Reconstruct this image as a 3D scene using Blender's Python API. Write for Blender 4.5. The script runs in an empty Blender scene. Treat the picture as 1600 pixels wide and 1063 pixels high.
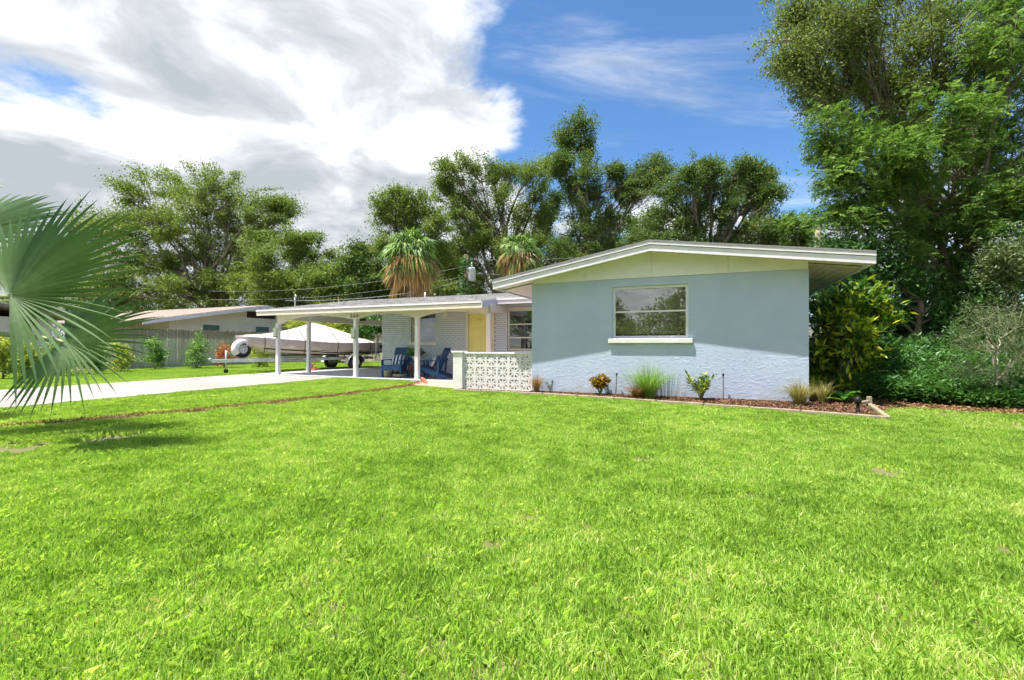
import bpy, math, random
import numpy as np
from mathutils import Vector, Matrix

scn = bpy.context.scene
COL = scn.collection
R = math.radians
random.seed(7); rng = np.random.default_rng(11)

# ------------------------------------------------------------------ camera
FPX, CX, HY, EYE = 706.0, 800.0, 539.0, 1.10
cam_d = bpy.data.cameras.new('camera'); cam = bpy.data.objects.new('camera', cam_d); COL.objects.link(cam)
cam.location = (0, 0, EYE); cam.rotation_euler = (R(90), 0, 0)
cam_d.sensor_width = 36; cam_d.lens = 36*FPX/1600; cam_d.shift_y = (HY-531.5)/1600
cam_d.clip_start = .05; cam_d.clip_end = 3000
scn.camera = cam

# ------------------------------------------------------------------ light
SUN = Vector((-.62, -.26, 1.89)).normalized()
EL = math.asin(SUN.z); AZ = math.atan2(SUN.x, SUN.y)
sd = bpy.data.lights.new('sun', 'SUN'); sun = bpy.data.objects.new('sun', sd); COL.objects.link(sun)
sd.energy = 2.6; sd.angle = R(.6); sd.color = (1, .955, .88)
sun.rotation_euler = SUN.to_track_quat('Z', 'Y').to_euler()
scn.view_settings.view_transform = 'Standard'; scn.view_settings.look = 'None'
scn.view_settings.exposure = 1.78; scn.view_settings.gamma = 1
scn.view_settings.use_curve_mapping = False
cy = scn.cycles
cy.max_bounces = 6; cy.diffuse_bounces = 3; cy.glossy_bounces = 3; cy.transmission_bounces = 4; cy.transparent_max_bounces = 8
cy.caustics_reflective = False; cy.caustics_refractive = False
cy.use_denoising = True; cy.use_light_tree = False; cy.adaptive_threshold = .03; cy.sample_clamp_indirect = 6

# ------------------------------------------------------------------ node helpers
class NT:
    def __init__(s, tree): s.t = tree
    def n(s, typ, **kw):
        nd = s.t.nodes.new(typ)
        for k, v in kw.items():
            if k == 'i':
                for kk, vv in v.items():
                    if isinstance(vv, bpy.types.NodeSocket): s.t.links.new(vv, nd.inputs[kk])
                    else: nd.inputs[kk].default_value = vv
            else: setattr(nd, k, v)
        return nd
    def math(s, op, a, b=None, c=None, clamp=False):
        nd = s.t.nodes.new('ShaderNodeMath'); nd.operation = op; nd.use_clamp = clamp
        for k, v in enumerate((a, b, c)):
            if v is None: continue
            if isinstance(v, bpy.types.NodeSocket): s.t.links.new(v, nd.inputs[k])
            else: nd.inputs[k].default_value = v
        return nd.outputs[0]
    def mapr(s, v, a, b, c=0., d=1., smooth=True):
        nd = s.t.nodes.new('ShaderNodeMapRange'); nd.interpolation_type = 'SMOOTHSTEP' if smooth else 'LINEAR'
        s.t.links.new(v, nd.inputs[0])
        for k, x in enumerate((a, b, c, d)): nd.inputs[k+1].default_value = x
        return nd.outputs[0]
    def mix(s, f, a, b, blend='MIX'):
        nd = s.t.nodes.new('ShaderNodeMix'); nd.data_type = 'RGBA'; nd.blend_type = blend
        for idx, v in ((0, f), (6, a), (7, b)):
            if isinstance(v, bpy.types.NodeSocket): s.t.links.new(v, nd.inputs[idx])
            else: nd.inputs[idx].default_value = v if idx == 0 else (*v[:3], 1)
        return nd.outputs[2]
    def ramp(s, f, stops):
        nd = s.t.nodes.new('ShaderNodeValToRGB'); e = nd.color_ramp.elements
        while len(e) < len(stops): e.new(.5)
        for el, (p, c) in zip(e, stops): el.position = p; el.color = (*c[:3], 1)
        s.t.links.new(f, nd.inputs[0]); return nd.outputs[0]
    def noise(s, vec, scale, detail=4, rough=.55, dist=0., out=0, w=None):
        nd = s.t.nodes.new('ShaderNodeTexNoise')
        nd.inputs['Scale'].default_value = scale; nd.inputs['Detail'].default_value = detail
        nd.inputs['Roughness'].default_value = rough; nd.inputs['Distortion'].default_value = dist
        if vec is not None: s.t.links.new(vec, nd.inputs['Vector'])
        return nd.outputs[out]

# ------------------------------------------------------------------ sky: one procedural cloud field over the whole dome
wd = bpy.data.worlds.new('World'); scn.world = wd; wd.use_nodes = True
wt = wd.node_tree; wt.nodes.clear(); W = NT(wt)
STR = .15
sky = W.n('ShaderNodeTexSky', sky_type='NISHITA', sun_disc=False, sun_elevation=EL, sun_rotation=AZ, air_density=1.0, dust_density=.3, ozone_density=2.0)
tc = W.n('ShaderNodeTexCoord').outputs['Generated']
sep = W.n('ShaderNodeSeparateXYZ', i={0: tc})
dx, dy, dz = sep.outputs
zz = W.math('ADD', W.math('MAXIMUM', dz, 0.), .16)
pv = W.n('ShaderNodeCombineXYZ', i={0: W.math('DIVIDE', dx, zz), 1: W.math('DIVIDE', dy, zz), 2: 0.0}).outputs[0]
def shift(v, off, sc=(1, 1, 1)):
    return W.n('ShaderNodeMapping', i={'Vector': v, 'Location': off, 'Scale': sc}).outputs[0]
# heavy cumulus bank lies to the left (west), clear air to the right (east)
bank = W.math('MULTIPLY', W.mapr(dx, -.16, .10, 1., 0.), 1.)
big = W.noise(shift(pv, (3.1, 7.4, 0)), .75, 3, .5)
fine = W.noise(shift(pv, (1.3, 2.2, 4.)), 2.1, 9, .58, .25)
dens = W.math('ADD', W.math('ADD', W.math('MULTIPLY', big, .55), W.math('MULTIPLY', fine, .75)), W.math('MULTIPLY', W.math('SUBTRACT', bank, .42), .42))
# low heap clouds along the horizon
low = W.math('MULTIPLY', W.mapr(dz, .24, .40, 1., 0.), .27)
dens = W.math('ADD', dens, low)
cov = W.mapr(dens, .66, .80)
wisp = W.noise(shift(pv, (0, 0, 9.), (.55, 1.5, 1)), 1.5, 8, .62, .9)
wisp = W.math('MULTIPLY', W.mapr(wisp, .47, .80), .6)
cov = W.math('MAXIMUM', cov, wisp)
shade = W.noise(shift(pv, (5.2, 1.1, 2.), (1, 1, 1)), 2.5, 9, .58, .5)
thick = W.math('ADD', W.math('MULTIPLY', shade, 1.0), W.math('MULTIPLY', W.mapr(dens, .82, 1.15), .16))
ccol = W.ramp(thick, ((.38, (.38, .385, .39)), (.47, (.305, .312, .322)), (.56, (.225, .238, .252)), (.70, (.165, .18, .195))))
k = 1/STR
ccol = W.mix(1., ccol, (k, k, k), 'MULTIPLY')
base = W.mix(1., sky.outputs[0], (.225, .325, .40), 'MULTIPLY')
skyc = W.mix(cov, base, ccol)
bg = W.n('ShaderNodeBackground', i={'Color': skyc, 'Strength': STR})
wo = W.n('ShaderNodeOutputWorld'); wt.links.new(bg.outputs[0], wo.inputs[0])

# ------------------------------------------------------------------ places
TH = R(22.8)
UX, VX = (math.cos(TH), -math.sin(TH)), (math.sin(TH), math.cos(TH))
PL = (.4567, 10.4)
def w(u, v, z=0.): return Vector((PL[0]+u*UX[0]+v*VX[0], PL[1]+u*UX[1]+v*VX[1], z))
def loc(X, Y):
    a, b = X-PL[0], Y-PL[1]
    return a*UX[0]+b*UX[1], a*VX[0]+b*VX[1]
def at(px, py, D): return Vector(((px-CX)/FPX*D, D, EYE+(HY-py)/FPX*D))
def gnd(px, py): 
    D = FPX*EYE/(py-HY); return Vector(((px-CX)/FPX*D, D, 0))

# ------------------------------------------------------------------ object helpers
def link(o, parent=None):
    COL.objects.link(o)
    if parent is not None: o.parent = parent
    return o
def tag(o, label=None, cat=None, group=None, kind=None):
    if label: o['label'] = label
    if cat: o['category'] = cat
    if group: o['group'] = group
    if kind: o['kind'] = kind
    return o
def thing(name, label, cat, at_=(0, 0, 0), rz=0., group=None):
    o = bpy.data.objects.new(name, None); o.empty_display_size = .2; link(o)
    o.location = at_; o.rotation_euler = (0, 0, rz)
    return tag(o, label, cat, group)
class MB:
    def __init__(s): s.v = []; s.f = []; s.sm = False
    def add(s, vs, fs):
        b = len(s.v); s.v += [tuple(x) for x in vs]; s.f += [tuple(b+i for i in q) for q in fs]; return s
    def box(s, x0, x1, y0, y1, z0, z1):
        return s.add([(x0,y0,z0),(x1,y0,z0),(x1,y1,z0),(x0,y1,z0),(x0,y0,z1),(x1,y0,z1),(x1,y1,z1),(x0,y1,z1)],
                     [(0,3,2,1),(4,5,6,7),(0,1,5,4),(1,2,6,5),(2,3,7,6),(3,0,4,7)])
    def obox(s, M, sx, sy, sz):
        h = [(-sx/2,-sy/2,-sz/2),(sx/2,-sy/2,-sz/2),(sx/2,sy/2,-sz/2),(-sx/2,sy/2,-sz/2),(-sx/2,-sy/2,sz/2),(sx/2,-sy/2,sz/2),(sx/2,sy/2,sz/2),(-sx/2,sy/2,sz/2)]
        return s.add([M @ Vector(p) for p in h], [(0,3,2,1),(4,5,6,7),(0,1,5,4),(1,2,6,5),(2,3,7,6),(3,0,4,7)])
    def beam(s, a, b, wd_, ht, up=(0, 0, 1)):
        a, b = Vector(a), Vector(b); d = (b-a); L = d.length; d.normalize()
        x = d.cross(Vector(up)); x = x.normalized() if x.length > 1e-4 else Vector((1, 0, 0)); z = x.cross(d)
        M = Matrix((( x[0], d[0], z[0], 0), (x[1], d[1], z[1], 0), (x[2], d[2], z[2], 0), (0,0,0,1)))
        M.translation = (a+b)/2
        return s.obox(M, wd_, L, ht)
    def prism(s, poly, axis, a, b):
        """poly of 2D points extruded along axis (0,1,2) from a to b"""
        def p3(p, t):
            if axis == 0: return (t, p[0], p[1])
            if axis == 1: return (p[0], t, p[1])
            return (p[0], p[1], t)
        n = len(poly)
        vs = [p3(p, a) for p in poly]+[p3(p, b) for p in poly]
        ar = sum(poly[i][0]*poly[(i+1) % n][1]-poly[(i+1) % n][0]*poly[i][1] for i in range(n))
        flip = (ar > 0) != (axis == 1)
        fs = [tuple(range(n)), tuple(range(2*n-1, n-1, -1))]+[(i, i+n, (i+1) % n+n, (i+1) % n) for i in range(n)]
        if flip: fs = [tuple(reversed(q)) for q in fs]
        return s.add(vs, fs)
    def tube(s, pts, rad, n=8, cap=True):
        pts = [Vector(p) for p in pts]
        if not hasattr(rad, '__len__'): rad = [rad]*len(pts)
        b = len(s.v); prev = None
        for i, p in enumerate(pts):
            d = (pts[min(i+1, len(pts)-1)]-pts[max(i-1, 0)]).normalized()
            x = prev if prev is not None else (Vector((0, 0, 1)) if abs(d.z) < .9 else Vector((1, 0, 0)))
            x = (x-d*x.dot(d)); x = x.normalized() if x.length > 1e-5 else d.orthogonal().normalized()
            prev = x; y = d.cross(x)
            for k_ in range(n):
                a = 2*math.pi*k_/n; q = p+(x*math.cos(a)+y*math.sin(a))*rad[i]; s.v.append(tuple(q))
        for i in range(len(pts)-1):
            for k_ in range(n):
                s.f.append((b+i*n+k_, b+i*n+(k_+1) % n, b+(i+1)*n+(k_+1) % n, b+(i+1)*n+k_))
        if cap:
            s.f.append(tuple(b+k_ for k_ in range(n-1, -1, -1))); e = b+(len(pts)-1)*n; s.f.append(tuple(e+k_ for k_ in range(n)))
        return s
    def lathe(s, prof, n=20, c=(0, 0, 0), M=None, caps=True):
        """prof: (r,z) list"""
        b = len(s.v)
        for r, z in prof:
            for k_ in range(n):
                a = 2*math.pi*k_/n; p = Vector((r*math.cos(a), r*math.sin(a), z))
                if M is not None: p = M @ p
                s.v.append((p[0]+c[0], p[1]+c[1], p[2]+c[2]))
        for i in range(len(prof)-1):
            for k_ in range(n):
                s.f.append((b+i*n+k_, b+i*n+(k_+1) % n, b+(i+1)*n+(k_+1) % n, b+(i+1)*n+k_))
        if caps and prof[0][0] > 1e-3: s.f.append(tuple(b+k_ for k_ in range(n-1, -1, -1)))
        if caps and prof[-1][0] > 1e-3: s.f.append(tuple(b+(len(prof)-1)*n+k_ for k_ in range(n)))
        return s
    def mesh(s, name, m, smooth=None):
        me = bpy.data.meshes.new(name); me.from_pydata(s.v, [], s.f)
        if m is not None: me.materials.append(m)
        if smooth or (smooth is None and s.sm): me.polygons.foreach_set('use_smooth', [True]*len(me.polygons))
        me.update(); return me
    def build(s, name, m, parent=None, smooth=None, bevel=0.):
        o = link(bpy.data.objects.new(name, s.mesh(name, m, smooth)), parent)
        if bevel:
            md = o.modifiers.new('bevel', 'BEVEL'); md.width = bevel; md.segments = 2; md.limit_method = 'ANGLE'; md.angle_limit = R(40)
        return o
def part(name, m, parent, smooth=None, bevel=0., **kw):
    """part(name, mat, parent, box=(...)) or boxes=[...]"""
    b = MB()
    for q in kw.get('boxes', [kw['box']] if 'box' in kw else []): b.box(*q)
    return b.build(name, m, parent, smooth, bevel)
def quads_mesh(name, V, m, rnd=None, per=4, smooth=False):
    """V: (n*per,3) array of separate polygons with `per` corners"""
    V = np.ascontiguousarray(V, dtype=np.float32).reshape(-1, 3); n = len(V)//per
    me = bpy.data.meshes.new(name); me.vertices.add(n*per); me.vertices.foreach_set('co', V.ravel())
    me.loops.add(n*per); me.loops.foreach_set('vertex_index', np.arange(n*per, dtype=np.int32))
    me.polygons.add(n); me.polygons.foreach_set('loop_start', np.arange(0, n*per, per, dtype=np.int32))
    me.update(calc_edges=True)
    if rnd is not None:
        a = me.attributes.new('rnd', 'FLOAT', 'FACE'); a.data.foreach_set('value', np.asarray(rnd, dtype=np.float32))
    me.materials.append(m); return me
def unit(a): return a/np.maximum(np.linalg.norm(a, axis=-1, keepdims=True), 1e-9)

# ------------------------------------------------------------------ materials
MATS = {}
def mat(name, col, rough=.6, var=.12, vs=3., bump=0., bs=40., spec=.4, metal=0., col2=None, bdet=4, stretch=None, bdist=.01):
    m = bpy.data.materials.new(name); m.use_nodes = True; t = m.node_tree; T = NT(t); p = t.nodes['Principled BSDF']
    p.inputs['Roughness'].default_value = rough; p.inputs['Specular IOR Level'].default_value = spec; p.inputs['Metallic'].default_value = metal
    co = T.n('ShaderNodeTexCoord').outputs['Object']
    if stretch: co2 = T.n('ShaderNodeMapping', i={'Vector': co, 'Scale': stretch}).outputs[0]
    else: co2 = co
    if var:
        f = T.noise(co2, vs, 6, .62)
        lo = tuple(c*(1-var) for c in col) if col2 is None else col2
        hi = tuple(min(1, c*(1+var)) for c in col)
        c = T.mix(T.mapr(f, .3, .7), lo, hi); t.links.new(c, p.inputs['Base Color'])
    else: p.inputs['Base Color'].default_value = (*col, 1)
    if bump:
        h = T.noise(co2, bs, bdet, .6)
        b = T.n('ShaderNodeBump', i={'Strength': bump, 'Distance': bdist, 'Height': h}); t.links.new(b.outputs[0], p.inputs['Normal'])
    MATS[name] = m; return m
BOOST = {'oak_leaf': 1.75, 'dark_oak_leaf': 1.65, 'olive_oak_leaf': 1.75, 'feathery_leaf': 1.55, 'dark_leaf': 2.1, 'undergrowth_leaf': 1.25, 'cabbage_palm_leaf': 1.5, 'croton_leaf': 1.3, 'fence_shrub_leaf': 1.4, 'yellow_green_leaf': 1.35, 'dead_palm_leaf': 1.2}
def leafmat(name, stops, trans=.35, rough=.45, spec=.35, nscale=.0, tcol=1.25):
    m = bpy.data.materials.new(name); m.use_nodes = True; t = m.node_tree; T = NT(t); p = t.nodes['Principled BSDF']; out = t.nodes['Material Output']
    a = T.n('ShaderNodeAttribute', attribute_name='rnd').outputs['Fac']
    stops = [(p_, tuple(min(.8, x*BOOST.get(name, 1.)) for x in c_)) for p_, c_ in stops]; c = T.ramp(a, stops)
    t.links.new(c, p.inputs['Base Color']); p.inputs['Roughness'].default_value = rough; p.inputs['Specular IOR Level'].default_value = spec
    tr = T.n('ShaderNodeBsdfTranslucent', i={'Color': T.mix(1., c, (tcol*1.05, tcol*1.1, tcol*.6), 'MULTIPLY')})
    mx = T.n('ShaderNodeMixShader', i={0: trans, 1: p.outputs[0], 2: tr.outputs[0]}); t.links.new(mx.outputs[0], out.inputs[0])
    MATS[name] = m; return m
M_white = mat('white_paint', (.80, .78, .77), .5, .05, 4)
M_trim = mat('trim_paint', (.82, .775, .84), .5, .05, 5)
M_cream = mat('cream_paint', (.76, .72, .60), .55, .06, 4)
M_frieze = mat('frieze_paint', (.83, .80, .80), .55, .04, 3)
M_soffit = mat('soffit_wood', (.62, .55, .46), .7, .2, 6, stretch=(4, .5, 1))
M_dark = mat('dark_gap', (.02, .02, .02), .8, 0)
M_inter = mat('interior_paint', (.25, .23, .20), .8, .1, 2)
M_gray = mat('porch_floor_paint', (.46, .48, .53), .55, .12, 2.5)
M_conc = mat('driveway_concrete', (.37, .34, .315), .8, .16, .9, .25, 60)
M_conc2 = mat('edging_concrete', (.33, .27, .19), .85, .2, 6, .4, 60)
M_pink = mat('terracotta_floor', (.62, .34, .27), .7, .14, 2.5, .2, 50)
M_terra = mat('terracotta_brick', (.46, .17, .11), .8, .25, 8, .3, 60)
M_yellow = mat('yellow_door_paint', (.88, .78, .27), .45, .04, 3)
M_black = mat('black_metal', (.015, .015, .016), .35, 0)
M_blue = mat('navy_plastic', (.030, .095, .22), .5, .15, 6, .1, 80)
M_galv = mat('galvanised_steel', (.62, .63, .64), .45, .1, 8, metal=.5)
M_soil = mat('dark_soil', (.12, .075, .04), .9, .35, 6, .6, 30, col2=(.06, .035, .02))
M_bark = mat('oak_bark', (.20, .16, .12), .9, .35, 5, .9, 18, col2=(.09, .07, .05), stretch=(1, 1, .3), bdist=.03)
M_bark2 = mat('smooth_bark', (.17, .14, .10), .85, .3, 4, .5, 25, col2=(.08, .065, .045), bdist=.02)
M_stem = mat('green_stem', (.20, .22, .09), .6, .2, 4)
M_petiole = mat('palm_petiole', (.30, .36, .16), .5, .15, 5)
M_rubber = mat('tyre_rubber', (.03, .03, .032), .75, .2, 20)
M_canvas = mat('boat_canvas', (.60, .49, .46), .85, .06, 3, .35, 14)
M_canvasw = mat('boat_canvas_top', (.62, .585, .565), .85, .08, 3, .9, 7, bdist=.03)
M_hull = mat('boat_gelcoat', (.74, .64, .50), .3, .06, 2)
M_strap = mat('strap_webbing', (.04, .04, .04), .8, 0)

def shingle_mat():
    m = bpy.data.materials.new('shingle'); m.use_nodes = True; t = m.node_tree; T = NT(t); p = t.nodes['Principled BSDF']
    a = T.n('ShaderNodeAttribute', attribute_name='rnd').outputs['Fac']
    c = T.ramp(a, ((0, (.20, .195, .21)), (.5, (.38, .37, .37)), (1, (.60, .59, .57))))
    f = T.noise(T.n('ShaderNodeTexCoord').outputs['Object'], 60, 3)
    c = T.mix(.5, c, T.mix(f, (.1, .1, .1), (.55, .54, .52))); t.links.new(c, p.inputs['Base Color']); p.inputs['Roughness'].default_value = .9
    return m
M_shingle = shingle_mat()
def conc_mat():
    m = bpy.data.materials.new('driveway_concrete_worn'); m.use_nodes = True; t = m.node_tree; T = NT(t); p = t.nodes['Principled BSDF']
    co = T.n('ShaderNodeNewGeometry').outputs['Position']
    c = T.mix(T.mapr(T.noise(co, .7, 6, .65), .3, .7), (.30, .275, .25), (.40, .375, .35))
    c = T.mix(T.mapr(T.noise(co, 22, 4), .35, .8, 0, .5), c, (.27, .24, .21))
    ck = T.n('ShaderNodeTexVoronoi', feature='DISTANCE_TO_EDGE', i={'Vector': T.n('ShaderNodeMapping', i={'Vector': T.mix(.12, co, T.noise(co, 1.6, 4, .6, 0, 1)), 'Scale': (.42, .42, .42)}).outputs[0], 'Scale': 1.}).outputs[0]
    cr = T.math('MULTIPLY', T.mapr(ck, .003, .009, 1, 0), T.mapr(T.noise(co, .35, 2), .45, .6))
    c = T.mix(T.math('MULTIPLY', cr, .8), c, (.08, .07, .06))
    c = T.mix(T.mapr(T.noise(co, 1.7, 3), .62, .8, 0, .45), c, (.20, .17, .15))
    t.links.new(c, p.inputs['Base Color']); p.inputs['Roughness'].default_value = .85
    b = T.n('ShaderNodeBump', i={'Strength': .3, 'Distance': .01, 'Height': T.noise(co, 60, 4)}); t.links.new(b.outputs[0], p.inputs['Normal']); return m
M_drive = conc_mat()
def stucco_mat():
    m = bpy.data.materials.new('blue_stucco'); m.use_nodes = True; t = m.node_tree; T = NT(t); p = t.nodes['Principled BSDF']
    co = T.n('ShaderNodeTexCoord').outputs['Object']
    c = T.mix(T.mapr(T.noise(co, 1.3, 5, .6), .3, .7), (.465, .545, .71), (.51, .59, .745))
    t.links.new(c, p.inputs['Base Color']); p.inputs['Roughness'].default_value = .75; p.inputs['Specular IOR Level'].default_value = .25
    # rain splash and dust low on the wall, faint runs elsewhere
    z = T.n('ShaderNodeSeparateXYZ', i={0: co}).outputs[2]
    sp_ = T.math('MULTIPLY', T.mapr(T.math('ADD', z, T.mapr(T.noise(co, 5, 5), .2, .8, -.22, .22)), .0, .28, .5, 0.), T.noise(co, 30, 3))
    c = T.mix(sp_, c, (.34, .30, .24))
    rn = T.noise(T.n('ShaderNodeMapping', i={'Vector': co, 'Scale': (6, 6, .35)}).outputs[0], 2.2, 5)
    c = T.mix(T.mapr(rn, .55, .8, 0, .16), c, (.30, .35, .42)); t.links.new(c, p.inputs['Base Color'])
    # skip-trowel: flattened islands with torn edges
    mp = T.n('ShaderNodeMapping', i={'Vector': co, 'Scale': (1., 1., 1.7), 'Rotation': (0, .25, 0)}).outputs[0]
    a = T.mapr(T.noise(mp, 11, 6, .66, .5), .48, .66)
    b = T.noise(co, 45, 3, .6)
    h = T.math('ADD', T.math('MULTIPLY', a, 1.), T.math('MULTIPLY', b, .3))
    bp = T.n('ShaderNodeBump', i={'Strength': .42, 'Distance': .010, 'Height': h}); t.links.new(bp.outputs[0], p.inputs['Normal'])
    return m
M_stucco = stucco_mat()
M_brick = mat('painted_brick', (.65, .70, .77), .65, .12, 5, .4, 50)
M_mortar = mat('painted_mortar', (.20, .24, .25), .85, .1, 8, .3, 60)
def glass_mat(name, base=.10, tint=(.75, .8, .78)):
    m = bpy.data.materials.new(name); m.use_nodes = True; t = m.node_tree; T = NT(t); t.nodes.remove(t.nodes['Principled BSDF'])
    fr = T.n('ShaderNodeFresnel', i={'IOR': 1.5}).outputs[0]
    f = T.math('ADD', T.math('MULTIPLY', fr, 1.4), base, clamp=True)
    nz = T.noise(T.n('ShaderNodeTexCoord').outputs['Object'], 1.3, 2)
    b = T.n('ShaderNodeBump', i={'Strength': .04, 'Distance': .02, 'Height': nz})
    g = T.n('ShaderNodeBsdfGlossy', i={'Roughness': .015, 'Color': (.9, .92, .92, 1), 'Normal': b.outputs[0]})
    tr = T.n('ShaderNodeBsdfTransparent', i={'Color': (*tint, 1)})
    mx = T.n('ShaderNodeMixShader', i={0: f, 1: tr.outputs[0], 2: g.outputs[0]}); t.links.new(mx.outputs[0], t.nodes['Material Output'].inputs[0])
    return m
M_glass = glass_mat('window_glass', .20, (.95, .95, .92))
M_glass2 = glass_mat('porch_window_glass', .14, (.7, .72, .7))

L_oak = leafmat('oak_leaf', ((0, (.045, .072, .016)), (.5, (.105, .150, .032)), (1, (.21, .26, .065))))
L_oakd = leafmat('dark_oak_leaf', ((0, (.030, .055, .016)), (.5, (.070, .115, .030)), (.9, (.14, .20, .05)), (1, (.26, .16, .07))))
L_oliv = leafmat('olive_oak_leaf', ((0, (.040, .058, .016)), (.5, (.095, .130, .034)), (1, (.20, .24, .075))))
L_fern = leafmat('feathery_leaf', ((0, (.035, .080, .016)), (.5, (.085, .155, .030)), (1, (.21, .30, .075))), .42)
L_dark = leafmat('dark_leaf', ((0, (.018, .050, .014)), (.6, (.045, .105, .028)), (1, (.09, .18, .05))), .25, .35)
L_und = leafmat('undergrowth_leaf', ((0, (.030, .080, .020)), (.55, (.065, .16, .035)), (1, (.15, .29, .08))), .3, .4)
L_gray = leafmat('grey_green_leaf', ((0, (.07, .11, .045)), (.55, (.15, .205, .085)), (1, (.29, .34, .17))), .35)
L_croton = leafmat('croton_leaf', ((0, (.020, .065, .012)), (.45, (.055, .14, .018)), (.62, (.30, .36, .03)), (1, (.62, .58, .06))), .3, .35)
L_oran = leafmat('orange_croton_leaf', ((0, (.06, .10, .02)), (.4, (.22, .20, .03)), (.6, (.55, .26, .03)), (1, (.72, .42, .07))), .3, .35)
L_shrub = leafmat('fence_shrub_leaf', ((0, (.045, .11, .025)), (.5, (.13, .24, .06)), (1, (.38, .44, .20))), .35)
L_yel = leafmat('yellow_green_leaf', ((0, (.10, .17, .03)), (.5, (.30, .36, .06)), (1, (.55, .45, .12))), .35)
L_red = leafmat('orange_red_leaf', ((0, (.30, .06, .03)), (.6, (.55, .17, .06)), (1, (.62, .32, .12))), .35)
L_bronze = leafmat('bronze_blade', ((0, (.14, .06, .02)), (.5, (.30, .15, .05)), (1, (.42, .30, .10))), .3)
L_lime = leafmat('lime_blade', ((0, (.07, .17, .03)), (.6, (.22, .38, .08)), (1, (.40, .50, .16))), .35)
L_tan = leafmat('tan_green_blade', ((0, (.16, .13, .04)), (.5, (.30, .28, .09)), (1, (.46, .40, .18))), .3)
L_mulch = leafmat('mulch_chip', ((0, (.055, .028, .017)), (.5, (.16, .08, .045)), (1, (.34, .21, .13))), .0, .9, .1)
L_litter = leafmat('leaf_litter', ((0, (.07, .035, .02)), (.5, (.24, .12, .05)), (1, (.46, .31, .15))), .1, .85, .1)
L_sabal = leafmat('cabbage_palm_leaf', ((0, (.06, .12, .03)), (.5, (.15, .24, .06)), (1, (.32, .36, .12))), .3)
L_dead = leafmat('dead_palm_leaf', ((0, (.16, .10, .04)), (.5, (.34, .22, .09)), (1, (.55, .38, .14))), .3)
L_bism = leafmat('silver_palm_leaf', ((0, (.045, .105, .028)), (.45, (.130, .235, .075)), (1, (.42, .50, .33))), .25, .40, .5, tcol=1.)

# ================================================================== SETTING
def ground_mat():
    m = bpy.data.materials.new('ground_soil'); m.use_nodes = True; t = m.node_tree; T = NT(t); p = t.nodes['Principled BSDF']
    co = T.n('ShaderNodeNewGeometry').outputs['Position']
    c = T.mix(T.mapr(T.noise(co, .5, 5), .35, .65), (.12, .13, .04), (.19, .17, .07))
    c = T.mix(T.mapr(T.noise(co, 9, 5), .5, .75), c, (.15, .11, .06))
    t.links.new(c, p.inputs['Base Color']); p.inputs['Roughness'].default_value = .95
    b = T.n('ShaderNodeBump', i={'Strength': .5, 'Distance': .02, 'Height': T.noise(co, 25, 5)}); t.links.new(b.outputs[0], p.inputs['Normal'])
    return m
M_ground = ground_mat()
g = MB(); g.add([(-400, -300, 0), (400, -300, 0), (400, 900, 0), (-400, 900, 0)], [(0, 1, 2, 3)])
tag(g.build('ground', M_ground), kind='structure')
def slab(name, poly, z0, z1, m, joints=None):
    b = MB(); b.prism([tuple(w(u, v)[:2]) for u, v in poly], 2, z0, z1); o = b.build(name, m); tag(o, kind='structure'); return o
# driveway: poured panels with recessed joints
drv = bpy.data.objects.new('driveway', None); link(drv); tag(drv, kind='structure'); drv.location = (*PL, 0); drv.rotation_euler = (0, 0, -TH)
vv = -17.0
while vv < 1.6:
    v2 = min(vv+3.1, 1.6)
    for u0, u1 in ((-11.7, -9.53), (-9.515, -7.33)):
        part('concrete_panel', M_drive, drv, box=(u0, u1, vv+.008, v2-.008, -.05, .035+random.uniform(-.002, .002)), bevel=.008)
    vv = v2
slab('carport_floor', [(-11.3, 1.62), (-6.76, 1.62), (-6.76, 9.4), (-11.3, 9.4)], -.05, .05, M_gray)
slab('porch_floor', [(-6.74, 1.62), (0, 1.62), (0, 3.12), (-6.74, 3.12)], -.05, .046, M_gray)
slab('walkway', [(-3.55, .35), (-2.1, -.1), (-2.1, .14), (-.02, .14), (-.02, 1.61), (-4.0, 1.61), (-3.8, 1.1)], -.05, .04, M_pink)
# planting bed of bark mulch in front of the gable wall
BED = [(-1.75, -.42), (.44, -.43), (2., -.65), (3.64, -.97), (5.06, -1.28), (6.06, -1.53), (6.3, .35), (5.45, .5), (5.42, 0), (0, 0), (0, -.2), (-1.75, -.2)]
slab('mulch_bed', BED, -.02, .03, M_soil)
def inpoly(P, poly):
    x, y = P[:, 0], P[:, 1]; r = np.zeros(len(P), bool); n = len(poly)
    for i in range(n):
        x1, y1 = poly[i]; x2, y2 = poly[(i+1) % n]
        c = ((y1 > y) != (y2 > y)) & (x < (x2-x1)*(y-y1)/(y2-y1+1e-12)+x1); r ^= c
    return r
def l2w(P):  # (n,2) local -> world xy
    return np.stack([PL[0]+P[:, 0]*UX[0]+P[:, 1]*VX[0], PL[1]+P[:, 0]*UX[1]+P[:, 1]*VX[1]], 1)
def w2l(P):
    a, b = P[:, 0]-PL[0], P[:, 1]-PL[1]
    return np.stack([a*UX[0]+b*UX[1], a*VX[0]+b*VX[1]], 1)
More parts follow.
